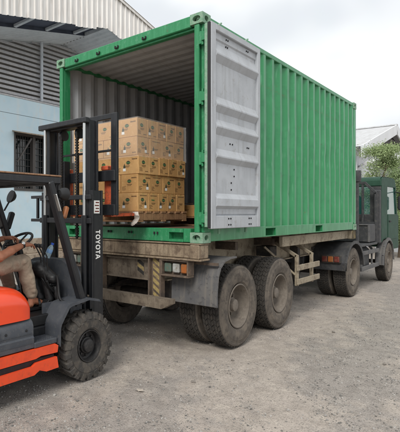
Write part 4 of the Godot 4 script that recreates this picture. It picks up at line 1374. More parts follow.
	b = MB.new()
	# rear wall with a window opening, painted black below the roof edge
	b.bb(Vector3(xl, 2.34, zb), Vector3(xr, 2.50, zb - 0.06), 0.02)
	var rw := MB.new()
	rw.bb(Vector3(xl + 0.01, 0.98, zb + 0.004), Vector3(xr - 0.01, 1.66, zb - 0.05), 0.01)
	rw.bb(Vector3(xl + 0.01, 1.661, zb + 0.004), Vector3(0.32, 2.339, zb - 0.05))
	rw.bb(Vector3(xr - 0.24, 1.661, zb + 0.004), Vector3(xr - 0.01, 2.339, zb - 0.05))
	part(cab, "rear_wall", rw, M.truck_black)
	rw = MB.new()
	rw.cbox(Vector3(xr - 0.06, 1.60, zb + 0.09), Vector3(0.14, 1.30, 0.15), 0.03)
	part(cab, "air_intake", rw, M.truck_black)
	# sides with a window opening above the waist
	for sx in [-1.0, 1.0]:
		var x: float = xr if sx > 0 else xl
		var tf := Transform3D(Basis(Vector3(0, 0, -1), Vector3.UP, Vector3.RIGHT * 1.0), Vector3(x - (0.05 if sx > 0 else 0.0), 0, zb))
		b.prism(PackedVector2Array([Vector2(0.051, 0.98), Vector2(0.25, 1.05), Vector2(0.85, 1.05), Vector2(1.03, 0.92), Vector2(1.10, 0.75), Vector2(1.90, 0.75), Vector2(1.90, 1.60), Vector2(1.78, 1.66), Vector2(0.051, 1.66)]), tf, 0.05)
		b.prism(PackedVector2Array([Vector2(0.051, 1.661), Vector2(0.62, 1.661), Vector2(0.62, 2.36), Vector2(0.051, 2.36)]), tf, 0.05)
		b.prism(PackedVector2Array([Vector2(0.051, 2.361), Vector2(1.58, 2.361), Vector2(1.50, 2.53), Vector2(1.30, 2.60), Vector2(0.20, 2.57), Vector2(0.07, 2.51)]), tf, 0.05)
		b.prism(PackedVector2Array([Vector2(1.66, 1.661), Vector2(1.78, 1.661), Vector2(1.60, 2.36), Vector2(1.50, 2.36)]), tf, 0.05)
	# roof and front
	var rl := []
	for p in [Vector2(0.0, 2.45), Vector2(0.03, 2.52), Vector2(0.10, 2.565), Vector2(0.25, 2.59), Vector2(1.30, 2.61), Vector2(1.48, 2.58), Vector2(1.58, 2.48)]: rl.append(Vector3(xl + 0.03, p.y, zb - p.x))
	b.ribbon(rl, Vector3(xr - xl - 0.06, 0, 0), Vector3.UP)
	b.bb(Vector3(xl + 0.051, 0.75, zf + 0.05), Vector3(xr - 0.051, 1.60, zf), 0.02)
	part(cab, "shell", b, M.cab_green)
	b = MB.new(); b.bb(Vector3(0.321, 1.661, zb - 0.02), Vector3(xr - 0.241, 2.339, zb - 0.028))
	part(cab, "rear_window", b, M.glass_teal)
	for sx in [-1.0, 1.0]:
		var x: float = xr - 0.03 if sx > 0 else xl + 0.02
		b = MB.new()
		b.prism(PackedVector2Array([Vector2(0.621, 1.66), Vector2(1.66, 1.66), Vector2(1.50, 2.36), Vector2(0.621, 2.36)]), Transform3D(Basis(Vector3(0, 0, -1), Vector3.UP, Vector3.RIGHT), Vector3(x, 0, zb)), 0.008)
		part(cab, "side_window", b, M.glass_teal)
		var dr := sub(cab, "door", Vector3(xr if sx > 0 else xl, 0, zb))
		b = MB.new()
		b.bb(Vector3(sx * 0.001, 1.02, -0.66), Vector3(sx * 0.012, 1.655, -1.66), 0.004)
		part(dr, "panel", b, M.cab_green)
		b = MB.new(); b.bb(Vector3(sx * 0.013, 1.46, -0.74), Vector3(sx * 0.035, 1.50, -0.90), 0.008)
		part(dr, "handle", b, M.gasket)
	b = MB.new()
	b.quad(Vector3(xl + 0.06, 1.61, zf + 0.06), Vector3(xr - 0.06, 1.61, zf + 0.06), Vector3(xr - 0.06, 2.48, zf + 0.32), Vector3(xl + 0.06, 2.48, zf + 0.32))
	part(cab, "windscreen", b, M.glass_teal)
	# cab corner trim, wheel arch and step
	for sx in [-1.0, 1.0]:
		var x: float = xr if sx > 0 else xl
		var arch := []
		for i in 9:
			var a := lerpf(-0.05, PI * 0.98, i / 8.0)
			arch.append(Vector3(x - sx * 0.12, 0.46 + sin(a) * 0.585, -8.9 + cos(a) * 0.585))
		b = MB.new()
		b.ribbon(arch, Vector3(sx * 0.17, 0, 0), Vector3(0, 1, 0.1), 0.8)
		for i in 8: b.bar(arch[i] + Vector3(sx * 0.16, 0, 0), arch[i + 1] + Vector3(sx * 0.16, 0, 0), 0.03, 0.07, arch[i] - Vector3(x, 0.46, -8.9))
		part(cab, "wheel_arch", b, M.flap)
	for sx in [-1.0, 1.0]:
		var x: float = xr if sx > 0 else xl
		var mr := sub(cab, "mirror", Vector3(x + sx * 0.16, 1.95, -9.75))
		b = MB.new(); b.cbox(Vector3.ZERO, Vector3(0.17, 0.36, 0.06), 0.03)
		part(mr, "housing", b, M.gasket)
		b = MB.new(); b.tube([Vector3(0, 0.17, 0), Vector3(0, 0.26, -0.02), Vector3(-sx * 0.17, 0.30, -0.1)], 0.012, 8)
		part(mr, "arm", b, M.gasket)
	for x in [0.75, 1.65]:
		b = MB.new()
		b.cbox(Vector3(x, 1.35, -9.0), Vector3(0.5, 0.3, 0.5), 0.05)
		b.cbox(Vector3(x, 1.75, -8.72), Vector3(0.48, 0.75, 0.14), 0.05)
		part(cab, "seat", b, M.black_plastic)

# ------------------------------------------------------------------ pallets and cartons
func pallet(label: String, at: Vector3, sx: float, sz: float) -> Node3D:   # long boards along x, runners along z
	var o := thing("wooden_pallet", label, "pallet", at)
	var rng := RandomNumberGenerator.new()
	rng.seed = int(at.z * 100.0) + 900
	for i in 3:
		var b := MB.new()
		var x := -sx * 0.5 + 0.035 + i * (sx - 0.07) * 0.5
		b.cbox(Vector3(x, 0.065, 0), Vector3(0.06, 0.088, sz), 0.004)
		part(o, "runner", b, M.pallet)
	for i in 7:
		var b := MB.new()
		var z := -sz * 0.5 + 0.05 + i * (sz - 0.1) / 6.0
		b.cbox(Vector3(rng.randf_range(-0.008, 0.008), 0.1195, z), Vector3(sx, 0.019, 0.1), 0.003, Basis(Vector3.UP, rng.randf_range(-0.008, 0.008)))
		part(o, "deck_board", b, M.pallet)
	for i in 3:
		var b := MB.new()
		var z := -sz * 0.5 + 0.055 + i * (sz - 0.11) / 2.0
		b.cbox(Vector3(0, 0.0105, z), Vector3(sx, 0.019, 0.1), 0.003)
		part(o, "bottom_board", b, M.pallet)
	return o

var CARTON := {}
func oval(rx: float, ry: float) -> PackedVector2Array:
	var p := PackedVector2Array()
	for i in 20: p.append(Vector2(cos(TAU * i / 20.0) * rx, sin(TAU * i / 20.0) * ry))
	return p

func face_marks(o: Node3D, s: Vector3, dir: int, rng: RandomNumberGenerator) -> void:   # printing on one side; dir 0 = +x, 1 = +z
	var bas := Basis(Vector3(0, 0, -1), Vector3.UP, Vector3.RIGHT) if dir == 0 else Basis.IDENTITY
	var w := s.z if dir == 0 else s.x
	var org := Vector3(s.x * 0.5 + 0.0006, 0, 0) if dir == 0 else Vector3(0, 0, s.z * 0.5 + 0.0006)
	var kind := rng.randi() % 3
	var cx := rng.randf_range(-0.2, 0.2) * w * 0.4
	var key := "marks%d_%d" % [kind, int(w * 100)]
	if not CARTON.has(key):
		var a := MB.new()
		var g := MB.new()
		var r := MB.new()
		var k := Transform3D(Basis.IDENTITY, Vector3.ZERO)
		# emblem: dark oval over a green band, a ring of paper colour left between, small print round it
		a.prism(oval(0.030, 0.023), Transform3D(Basis.IDENTITY, Vector3(0, 0.142, 0)), 0.0008)
		g.prism(PackedVector2Array([Vector2(-0.033, 0.149), Vector2(-0.029, 0.135), Vector2(0.030, 0.132), Vector2(0.034, 0.145)]), k, 0.0012)
		var dash := func(x0: float, x1: float, yy: float, hh: float, lo: float) -> void:
			var x := x0
			var c := 0
			while x < x1:
				var l := lo * (0.5 + fmod(absf(sin(x * 913.0 + yy * 77.0 + c)), 1.0))
				r.prism(PackedVector2Array([Vector2(x, yy), Vector2(x + l, yy), Vector2(x + l, yy + hh), Vector2(x, yy + hh)]), k, 0.0006)
				x += l + lo * 0.45
				c += 1
		for row in 4: dash.call(-w * 0.5 + 0.022, -w * 0.5 + 0.022 + [0.06, 0.045, 0.055, 0.03][(row + kind) % 4], 0.035 + row * 0.013, 0.005, 0.008)
		dash.call(-0.035, 0.035, 0.098, 0.008, 0.008)
		dash.call(-0.028, 0.030, 0.086, 0.005, 0.006)
		if kind == 1: dash.call(w * 0.5 - 0.10, w * 0.5 - 0.02, 0.175, 0.014, 0.010)
		if kind == 2: dash.call(-w * 0.3, w * 0.3, 0.188, 0.010, 0.012)
		if kind == 0: dash.call(w * 0.5 - 0.07, w * 0.5 - 0.02, 0.03, 0.009, 0.009)
		CARTON[key] = [mesh_of([a, M.print_dark]), mesh_of([g, M.print_green]), mesh_of([r, M.print_brown])]
	var nm := ["printed_emblem", "printed_band", "printed_lines"]
	for i in 3:
		if kind == 2 and i < 2 and rng.randf() < 0.5: continue
		var q := inst(o, nm[i], CARTON[key][i])
		if i == 2: q.set_meta("kind", "stuff")
		q.transform = Transform3D(bas, org + bas * Vector3(cx if i < 2 else 0.0, 0, 0))
	if rng.randf() < 0.42:
		if not CARTON.has("sticker"):
			var st := MB.new()
			st.prism(PackedVector2Array([Vector2(-0.022, 0), Vector2(0.022, 0), Vector2(0.022, 0.034), Vector2(-0.022, 0.034)]), Transform3D.IDENTITY, 0.001)
			var sp := MB.new()
			sp.prism(PackedVector2Array([Vector2(-0.016, 0.036), Vector2(0.016, 0.036), Vector2(0.014, 0.068), Vector2(0.005, 0.075), Vector2(0.004, 0.092), Vector2(-0.004, 0.092), Vector2(-0.005, 0.075), Vector2(-0.014, 0.068)]), Transform3D.IDENTITY, 0.0007)
			CARTON["sticker"] = [mesh_of([st, M.sticker]), mesh_of([sp, M.print_dark])]
		var px := cx + (0.06 if cx < 0.0 else -0.06)
		var st2 := inst(o, "label_sticker", CARTON["sticker"][0])
		st2.transform = Transform3D(bas, org + bas * Vector3(px, 0.04, 0.0004))
		var sp2 := inst(o, "printed_bottle", CARTON["sticker"][1])
		sp2.transform = Transform3D(bas, org + bas * Vector3(px, 0.04, 0))

func carton(label: String, group: String, at: Vector3, s: Vector3, turn: float, rng: RandomNumberGenerator, marks_x: bool, marks_z: bool) -> Node3D:
	var o := thing("carton", label, "box", at, turn, group)
	var key := "%d_%d" % [int(s.x * 100), int(s.z * 100)]
	if not CARTON.has(key):
		var arr := []
		for k in 3:
			var b := MB.new()
			b.cbox(Vector3(0, s.y * 0.5, 0), s, 0.005)
			arr.append(mesh_of([b, M.card[k]]))
		var t := MB.new()     # packing tape over the top seam and down the ends
		t.bb(Vector3(-s.x * 0.5 - 0.001, s.y - 0.0005, -0.024), Vector3(s.x * 0.5 + 0.001, s.y + 0.0008, 0.024))
		t.bb(Vector3(s.x * 0.5 - 0.0005, s.y * 0.68, -0.024), Vector3(s.x * 0.5 + 0.0005, s.y - 0.0006, 0.024))
		t.bb(Vector3(-s.x * 0.5 - 0.0005, s.y * 0.68, -0.024), Vector3(-s.x * 0.5 + 0.0005, s.y - 0.0006, 0.024))
		arr.append(mesh_of([t, M.tape]))
		CARTON[key] = arr
	inst(o, "body", CARTON[key][rng.randi() % 3])
	inst(o, "tape", CARTON[key][3])
	if marks_x: face_marks(o, s, 0, rng)
	if marks_z: face_marks(o, s, 1, rng)
	return o

func pallets_and_cartons() -> void:
	var x1 := 1.675
	var x0 := x1 - 1.11
	var z1 := 0.20
	var z0 := z1 - 1.03
	var y := 1.575
	pallet("worn wooden pallet on the forklift forks under the carton stack", Vector3((x0 + x1) * 0.5 + 0.012, y, (z0 + z1) * 0.5), 1.13, 1.06)
	var rng := RandomNumberGenerator.new()
	rng.seed = 12
	var lh := 0.2265
	var words := ["carton in bottom layer", "carton in second layer", "carton in middle layer", "film-wrapped carton in fourth layer", "film-wrapped carton in top layer"]
	var ords := ["first", "second", "third", "fourth", "fifth"]
	for ly in 5:
		var yb := y + 0.1295 + ly * lh
		var nx := 3 if ly % 2 == 0 else 4
		var nz := 5 if ly % 2 == 0 else 4
		var shift := 0.022 if ly == 2 else (0.008 if ly < 2 else -0.006)
		for i in nx:
			for j in nz:
				var s := Vector3(1.104 / nx - 0.006, lh - 0.0015, 1.024 / nz - 0.006)
				var p := Vector3(x0 + (i + 0.5) * 1.104 / nx + shift + rng.randf_range(-0.003, 0.003), yb, z0 + (j + 0.5) * 1.024 / nz + rng.randf_range(-0.0015, 0.0015))
				var inner := i > 0 and i < nx - 1 and j > 0 and j < nz - 1
				if inner and ly < 4: continue     # nothing of these shows
				var lab: String
				if i == nx - 1 and j == nz - 1: lab = "%s at the corner nearest both forklift and grey door" % words[ly]
				elif i == nx - 1: lab = "%s, %s from the forklift on the side facing the door" % [words[ly], ords[nz - 1 - j]]
				elif j == nz - 1: lab = "%s, %s from the corner on the face towards the forklift" % [words[ly], ords[nx - 1 - i]]
				else: lab = "%s, out of sight within the stack" % words[ly]
				carton(lab, "cartons stacked on the raised pallet", p, s, rng.randf_range(-0.006, 0.006), rng, i == nx - 1, j == nz - 1)
	# stretch film round the two upper layers, with a torn tail hanging at the pallet corner
	var f := MB.new()
	var yb := y + 0.1295 + 3.0 * lh - 0.02
	var yt := y + 0.1295 + 5.0 * lh + 0.006
	var ring := []
	var per := [Vector2(x1 + 0.012, z1 + 0.008), Vector2(x1 + 0.012, z0 - 0.012), Vector2(x0 - 0.012, z0 - 0.012), Vector2(x0 - 0.012, z1 + 0.008)]
	var wob := FastNoiseLite.new()
	wob.seed = 6
	wob.frequency = 6.0
	for e in 4:
		for k in 22:
			ring.append(per[e].lerp(per[(e + 1) % 4], k / 22.0))
	var cen := Vector2((x0 + x1) * 0.5, (z0 + z1) * 0.5)
	var rows := 14
	for r in rows:
		for i in ring.size():
			var j: int = (i + 1) % ring.size()
			var g := func(q: Vector2, rr: int) -> Vector3:
				var yy := lerpf(yb, yt, rr / float(rows))
				if rr == 0: yy += 0.006 * wob.get_noise_2d(q.x * 3.0, q.y * 3.0 + 7.0)
				var outw := (q - cen).normalized() * (0.006 * wob.get_noise_3d(q.x, yy * 2.0, q.y))
				return Vector3(q.x + outw.x, yy, q.y + outw.y)
			f.quad(g.call(ring[i], r), g.call(ring[j], r), g.call(ring[j], r + 1), g.call(ring[i], r + 1))
	f.quad(Vector3(x0 - 0.01, yt, z0 - 0.01), Vector3(x1 + 0.01, yt, z0 - 0.01), Vector3(x1 + 0.01, yt, z1 + 0.006), Vector3(x0 - 0.01, yt, z1 + 0.006))
	var film := thing("stretch_film", "clear stretch film wrapped round the upper cartons of the stack", "film")
	part(film, "wrap", f, M.film)
	var tail := MB.new()
	var prev := []
	for i in 9:
		var t := i / 8.0
		var a := Vector3(x1 - 0.01 + 0.03 * sin(t * 5.0), 1.70 - 0.17 * t, z1 + 0.03 + 0.012 * sin(t * 9.0))
		var w := 0.09 - 0.03 * t
		var c := [a + Vector3(-w * 0.5, 0.01 * sin(t * 13.0), 0.0), a + Vector3(0, 0, 0.016), a + Vector3(w * 0.5, -0.015 * sin(t * 11.0), 0.0)]
		if i > 0:
			for k in 2: tail.quad(prev[k], prev[k + 1], c[k + 1], c[k])
		prev = c
	part(film, "torn_tail", tail, flat(C(186, 178, 168), 0.5))
	# a second pallet further in, with cartons on it
	var fl := B + 0.1575
	pallet("wooden pallet on the container floor behind the raised load", Vector3(1.75, fl, -1.72), 1.1, 1.1)
	for k in 3:
		carton(["low carton behind the stack, hidden from the door", "low carton behind the stack, middle of its row", "low carton behind the stack, beside the right container wall"][k], "cartons on the pallet inside the container", Vector3(1.42 + k * 0.33, fl + 0.1295, -1.42), Vector3(0.32, 0.17, 0.30), 0.02 * k, rng, k == 2, true)

# ------------------------------------------------------------------ forklift
func forklift() -> void:
	var o := thing("forklift", "orange and grey forklift truck lifting a pallet of cartons into the container", "forklift", Vector3(1.28, 0, 1.22))
	var b := MB.new()
	# front wheels: heavy lugged tyres
	var ax := Transform3D(Basis(Vector3.UP, Vector3.RIGHT, Vector3.FORWARD), Vector3.ZERO)
	var R := 0.345
	var side := MB.new()
	var half := [Vector2(0.158, 0.070), Vector2(0.168, 0.088), Vector2(0.178, 0.090), Vector2(0.182, 0.097), Vector2(0.23, 0.102), Vector2(0.262, 0.102), Vector2(0.266, 0.098), Vector2(0.30, 0.097), Vector2(0.318, 0.088)]
	var p := []
	for k in half: p.append(Vector2(k.x, -k.y))
	p.append(Vector2(0.322, -0.06)); p.append(Vector2(0.322, 0.06))
	for i in half.size(): p.append(half[half.size() - 1 - i])
	side.lathe(p, ax, 64, 0.5)
	for s in [-1.0, 1.0]:
		for i in 22:
			var a0 := TAU * (i + (0.5 if s > 0 else 0.0)) / 22.0
			var P := func(r: float, h: float, a: float) -> Vector3: return Vector3(h * s, sin(a) * r, cos(a) * r)
			var hw := TAU / 22.0 * 0.33
			# across the tread, slanting and kinked half way
			var st := [[0.006, 0.10], [0.045, 0.02], [0.090, 0.0]]
			for k in 2:
				var c := []
				for rr in [0.316, R]:
					var g := hw * (1.0 if rr < 0.33 else 0.82)
					c.append(P.call(rr - 0.004 * k, st[k][0], a0 + st[k][1] - g)); c.append(P.call(rr - 0.004 * (k + 1) * 0.5, st[k + 1][0], a0 + st[k + 1][1] - g))
					c.append(P.call(rr - 0.004 * (k + 1) * 0.5, st[k + 1][0], a0 + st[k + 1][1] + g)); c.append(P.call(rr - 0.004 * k, st[k][0], a0 + st[k][1] + g))
				side.hexa(c)
			# down over the shoulder
			side.hexa([P.call(0.330, 0.080, a0 - hw), P.call(0.330, 0.080, a0 + hw), P.call(0.272, 0.096, a0 + hw * 0.9), P.call(0.272, 0.096, a0 - hw * 0.9),
				P.call(0.341, 0.093, a0 - hw * 0.82), P.call(0.341, 0.093, a0 + hw * 0.82), P.call(0.274, 0.107, a0 + hw * 0.7), P.call(0.274, 0.107, a0 - hw * 0.7)])
	var tm := mesh_of([side, M.fork_tyre])
	b.lathe([Vector2(0.162, 0.088), Vector2(0.158, 0.096), Vector2(0.150, 0.094), Vector2(0.146, 0.075), Vector2(0.138, 0.030), Vector2(0.120, 0.022), Vector2(0.085, 0.030), Vector2(0.080, 0.050), Vector2(0.068, 0.056), Vector2(0.064, 0.085), Vector2(0.05, 0.092), Vector2(0.0001, 0.092)], ax, 40, 0.6)
	b.lathe([Vector2(0.158, -0.09), Vector2(0.13, 0.02)], ax, 32)
	for i in 8:
		var a := TAU * i / 8.0
		b.lathe([Vector2(0.012, 0.0), Vector2(0.011, 0.022), Vector2(0.0001, 0.023)], Transform3D(ax.basis, Vector3(0.028, sin(a) * 0.103, cos(a) * 0.103)), 6)
	var rm := mesh_of([b, M.fork_rim])
	for q in [[0.50, 0.0, 0.0, 0.345, 1.0], [-0.50, PI, 0.0, 0.345, 1.0], [0.42, 0.0, 1.55, 0.27, 0.78], [-0.42, PI, 1.55, 0.27, 0.78]]:
		var w := sub(o, "wheel", Vector3(q[0], q[3], q[2]))
		w.rotation.y = q[1]
		w.scale = Vector3.ONE * q[4]
		inst(w, "tyre", tm)
		inst(w, "rim", rm)
	b = MB.new(); b.tube([Vector3(-0.44, 0.345, 0), Vector3(0.44, 0.345, 0)], 0.09, 14)
	part(o, "front_axle", b, M.mast)
	b = MB.new(); b.tube([Vector3(-0.38, 0.27, 1.55), Vector3(0.38, 0.27, 1.55)], 0.06, 12)
	part(o, "rear_axle", b, M.mast)
	# chassis body, floor and side steps
	b = MB.new()
	b.bb(Vector3(-0.40, 0.20, -0.12), Vector3(0.40, 0.60, 1.9), 0.02)
	part(o, "chassis", b, M.mast)
	for s in [-1.0, 1.0]:
		b = MB.new()     # side panel: steps back in two folds
		var prof := PackedVector2Array([Vector2(0.40, 0.47), Vector2(0.575, 0.47), Vector2(0.575, 0.56), Vector2(0.565, 0.575), Vector2(0.565, 0.66), Vector2(0.55, 0.70), Vector2(0.52, 0.725), Vector2(0.40, 0.725)])
		var pf := PackedVector2Array()
		for k in prof: pf.append(Vector2(k.x * s, k.y))
		b.prism(pf, Transform3D(Basis.IDENTITY, Vector3(0, 0, 0.70)), 1.15)
		var sp := part(o, "side_panel", b, M.fork_grey)
		b = MB.new()
		b.bb(Vector3(s * 0.566, 0.600, 0.72), Vector3(s * 0.570, 0.606, 1.84)); b.bb(Vector3(s * 0.576, 0.515, 0.72), Vector3(s * 0.579, 0.520, 1.84))
		b.bb(Vector3(s * 0.5655, 0.580, 1.06), Vector3(s * 0.569, 0.660, 1.066))
		part(sp, "moulding", b, M.fork_grey)
		for z in [0.78, 1.0, 1.3]:
			b = MB.new(); b.lathe([Vector2(0.013, 0.0), Vector2(0.012, 0.005), Vector2(0.0001, 0.007)], Transform3D(Basis(Vector3.UP, Vector3(s, 0, 0), Vector3.BACK), Vector3(s * 0.565, 0.636, z)), 10)
			part(sp, "bolt", b, M.mast)
		b = MB.new(); b.bb(Vector3(s * 0.401, 0.462, 0.43), Vector3(s * 0.585, 0.512, 0.699), 0.006)
		for i in 5:
			for j in 9: b.box(Vector3(s * (0.43 + 0.032 * i), 0.5135, 0.46 + 0.026 * j), Vector3(0.014, 0.005, 0.006), Basis(Vector3.UP, 0.8 if (i + j) % 2 else -0.8))
		part(o, "foot_step", b, M.fork_grey)
		var rail := MB.new()
		rail.prism(PackedVector2Array([Vector2(0.44, 0.378), Vector2(0.64, 0.386), Vector2(0.70, 0.372), Vector2(1.95, 0.372), Vector2(1.95, 0.455), Vector2(0.46, 0.46), Vector2(0.43, 0.44)]), Transform3D(Basis(Vector3(0, 0, 1), Vector3.UP, Vector3(-1, 0, 0)), Vector3(s * 0.60 if s > 0 else s * 0.57, 0, 0)), 0.03)
		rail.bb(Vector3(s * 0.40, 0.374, 0.44), Vector3(s * 0.569, 0.454, 1.9))
		part(o, "side_step", rail, M.orange_worn)
		rail = MB.new()
		rail.prism(PackedVector2Array([Vector2(0.43, 0.235), Vector2(0.58, 0.232), Vector2(0.66, 0.262), Vector2(0.72, 0.232), Vector2(1.5, 0.228), Vector2(1.5, 0.305), Vector2(0.74, 0.31), Vector2(0.70, 0.335), Vector2(0.45, 0.34)]), Transform3D(Basis(Vector3(0, 0, 1), Vector3.UP, Vector3(-1, 0, 0)), Vector3(s * 0.605 if s > 0 else s * 0.575, 0, 0)), 0.03)
		part(o, "lower_step", rail, M.orange_worn)
		b = MB.new(); b.bb(Vector3(s * 0.401, 0.23, 0.45), Vector3(s * 0.57, 0.365, 1.5), 0.01)
		part(o, "step_recess", b, M.mast)
		# mudguard: an arch over the wheel with a flat brow
		var arch := []
		var ctl := Curve2D.new()
		for q in [[0.425, 0.45, 0.0, 0.06], [0.42, 0.64, -0.01, 0.06], [0.30, 0.805, -0.07, 0.03], [0.04, 0.838, -0.08, 0.0], [-0.13, 0.80, -0.05, -0.03]]: ctl.add_point(Vector2(q[0], q[1]), -Vector2(q[2], q[3]), Vector2(q[2], q[3]))
		for i in 25:
			var q := ctl.sample_baked(ctl.get_baked_length() * i / 24.0)
			arch.append(Vector3(s * 0.36, q.y, q.x))
		var arc2 := []
		for q in arch: arc2.append(q + Vector3(0, -0.028, -0.022))
		b = MB.new()
		var off := Vector3(s * 0.245, 0, 0)
		b.ribbon(arch, off, Vector3(0, 1, 1), 0.9); b.ribbon(arc2, off, Vector3(0, -1, -1), 0.9)
		for e in [Vector3.ZERO, off]:
			for i in arch.size() - 1: b.quad(arch[i] + e, arch[i + 1] + e, arc2[i + 1] + e, arc2[i] + e)
		b.quad(arch[24], arch[24] + off, arc2[24] + off, arc2[24])
		part(o, "mudguard", b, M.fork_grey)
		b = MB.new(); b.bb(Vector3(s * 0.345, 0.40, -0.12), Vector3(s * 0.36, 0.80, 0.42))
		part(o, "wheel_well", b, M.fork_grey)
	b = MB.new(); b.bb(Vector3(-0.40, 0.601, 0.20), Vector3(0.40, 0.70, 0.76), 0.008)
	part(o, "floor_plate", b, M.black_plastic)
	# engine hood: a rounded orange shell
	var hood := MB.new()
	var nseg := 10
	var sec := []
	for i in nseg + 1:
		var a := PI * 0.5 * i / nseg
		sec.append(Vector2(0.40 + 0.155 * cos(a), 0.87 + 0.165 * sin(a)))
	var outline := [Vector2(0.555, 0.728)]
	outline.append_array(sec)
	for i in sec.size(): outline.append(Vector2(-sec[sec.size() - 1 - i].x, sec[sec.size() - 1 - i].y))
	outline.append(Vector2(-0.555, 0.728))
	var sl := []      # slices along z, front end rounded
	for t in [[0.70, 0.90, 0.30], [0.702, 0.93, 0.45], [0.712, 0.955, 0.58], [0.732, 0.972, 0.70], [0.765, 0.985, 0.80], [0.81, 0.993, 0.875], [0.87, 0.998, 0.93], [0.95, 1.0, 0.97], [1.08, 1.0, 0.995], [1.70, 1.0, 1.0]]:
		var r := []
		for q in outline: r.append(Vector3(q.x * t[1], 0.728 + (q.y - 0.728) * t[2], t[0]))
		sl.append(r)
	for i in sl.size() - 1:
		for j in outline.size() - 1:
			var na = (sl[i][j] - Vector3(0, 0.80, 1.15)).normalized()
			var P := [sl[i][j], sl[i][j + 1], sl[i + 1][j + 1], sl[i + 1][j]]
			var nn := []
			for k in 4:
				var ii: int = i + (1 if k > 1 else 0)
				var jj: int = j + (1 if k == 1 or k == 2 else 0)
				var du: Vector3 = sl[ii][mini(jj + 1, outline.size() - 1)] - sl[ii][maxi(jj - 1, 0)]
				var dv: Vector3 = sl[mini(ii + 1, sl.size() - 1)][jj] - sl[maxi(ii - 1, 0)][jj]
				var m := du.cross(dv).normalized()
				if m.dot(P[k] - Vector3(0, 0.7, 1.2)) < 0.0: m = -m
				nn.append(m)
			hood.tri_n(P[0], P[1], P[2], nn[0], nn[1], nn[2]); hood.tri_n(P[0], P[2], P[3], nn[0], nn[2], nn[3])
	for j in range(1, outline.size() - 1): hood.tri(sl[0][0], sl[0][j], sl[0][j + 1])
	part(o, "engine_hood", hood, M.orange)
	# counterweight
	b = MB.new()
	b.prism(PackedVector2Array([Vector2(1.72, 0.32), Vector2(2.15, 0.36), Vector2(2.22, 0.5), Vector2(2.20, 0.95), Vector2(2.10, 1.08), Vector2(1.72, 1.08)]), Transform3D(Basis(Vector3(0, 0, 1), Vector3.UP, Vector3(-1, 0, 0)), Vector3(0.54, 0, 0)), 1.08)
	part(o, "counterweight", b, M.fork_grey)
	# seat
	b = MB.new()
	b.cbox(Vector3(0, 1.085, 1.03), Vector3(0.46, 0.10, 0.46), 0.035)
	b.cbox(Vector3(0, 1.36, 1.30), Vector3(0.44, 0.52, 0.10), 0.04, Basis(Vector3.RIGHT, 0.15))
	part(o, "seat", b, M.black_plastic)
	# cowl with its rounded right corner, instrument pod
	b = MB.new()
	var cw := PackedVector2Array([Vector2(-0.42, 0.55), Vector2(0.42, 0.55)])
	for i in 13:
		var an := PI * 0.5 * i / 12.0
		cw.append(Vector2(0.16 + 0.26 * cos(an), 0.94 + 0.26 * sin(an)))
	for i in 13:
		var an := PI * 0.5 + PI * 0.5 * i / 12.0
		cw.append(Vector2(-0.16 + 0.26 * cos(an), 0.94 + 0.26 * sin(an)))
	b.prism(cw, Transform3D(Basis(Vector3.RIGHT, Vector3(0, 1, -0.12).normalized(), Vector3.BACK), Vector3(0, 0, 0.06)), 0.13)
	part(o, "cowl", b, M.fork_grey)
	b = nets([
		[Vector3(-0.22, 1.10, 0.24), Vector3(0.12, 1.11, 0.25), 0.07, 0.075, 0.05], [Vector3(0.12, 1.10, 0.25), Vector3(0.31, 1.02, 0.24), 0.075, 0.055, 0.05],
		[Vector3(0.0, 1.0, 0.25), Vector3(0.10, 0.80, 0.24), 0.085, 0.07, 0.05], [Vector3(0.20, 0.98, 0.24), Vector3(0.24, 0.80, 0.22), 0.05, 0.045, 0.03],
		[Vector3(-0.16, 0.98, 0.24), Vector3(-0.14, 0.78, 0.24), 0.06, 0.05, 0.04], [Vector3(0.30, 0.92, 0.20), Vector3(0.33, 0.78, 0.18), 0.035, 0.03, 0.02]], 0.014, Vector3.ZERO)
	part(o, "dashboard", b, M.black_plastic)
	for i in 3:
		b = MB.new()
		var lx := 0.16 + 0.05 * i
		b.tube([Vector3(lx, 1.10, 0.27), Vector3(lx, 1.24, 0.28), Vector3(lx, 1.345, 0.345)], 0.007, 8)
		b.lathe([Vector2(0.0001, -0.02), Vector2(0.016, -0.014), Vector2(0.020, 0.004), Vector2(0.014, 0.02), Vector2(0.0001, 0.024)], Transform3D(Basis.IDENTITY, Vector3(lx, 1.352, 0.35)), 12)
		part(o, "lever", b, M.black_plastic)
	for x in [-0.12, 0.10, 0.24]:
		b = MB.new()
		b.bar(Vector3(x, 0.72, 0.26), Vector3(x, 0.86, 0.22), 0.02, 0.02)
		b.cbox(Vector3(x, 0.77, 0.30), Vector3(0.09, 0.015, 0.10), 0.005, Basis(Vector3.RIGHT, 0.7))
		part(o, "pedal", b, M.black_plastic)
	# steering column and wheel
	b = MB.new(); b.tube([Vector3(-0.06, 0.70, 0.26), Vector3(-0.06, 1.05, 0.33), Vector3(-0.05, 1.37, 0.41)], [0.06, 0.05, 0.03], 12)
	part(o, "steering_column", b, M.black_plastic)
	var sw := sub(o, "steering_wheel", Vector3(-0.05, 1.385, 0.415))
	sw.rotation.x = 0.55
	b = MB.new()
	var ringp := []
	for i in 33: ringp.append(Vector3(cos(TAU * i / 32.0) * 0.165, 0, sin(TAU * i / 32.0) * 0.165))
	b.tube(ringp, 0.014, 10, false)
	part(sw, "rim", b, M.black_plastic)
	b = MB.new()
	for i in 3:
		var a := TAU * i / 3.0 + 0.5
		b.tube([Vector3(0, -0.02, 0), Vector3(cos(a) * 0.16, 0, sin(a) * 0.16)], 0.010, 8)
	b.lathe([Vector2(0.0001, -0.04), Vector2(0.04, -0.035), Vector2(0.035, 0.0), Vector2(0.0001, 0.008)], Transform3D.IDENTITY, 16)
	part(sw, "spokes", b, M.black_plastic)
	# overhead guard
	var gd := sub(o, "overhead_guard")
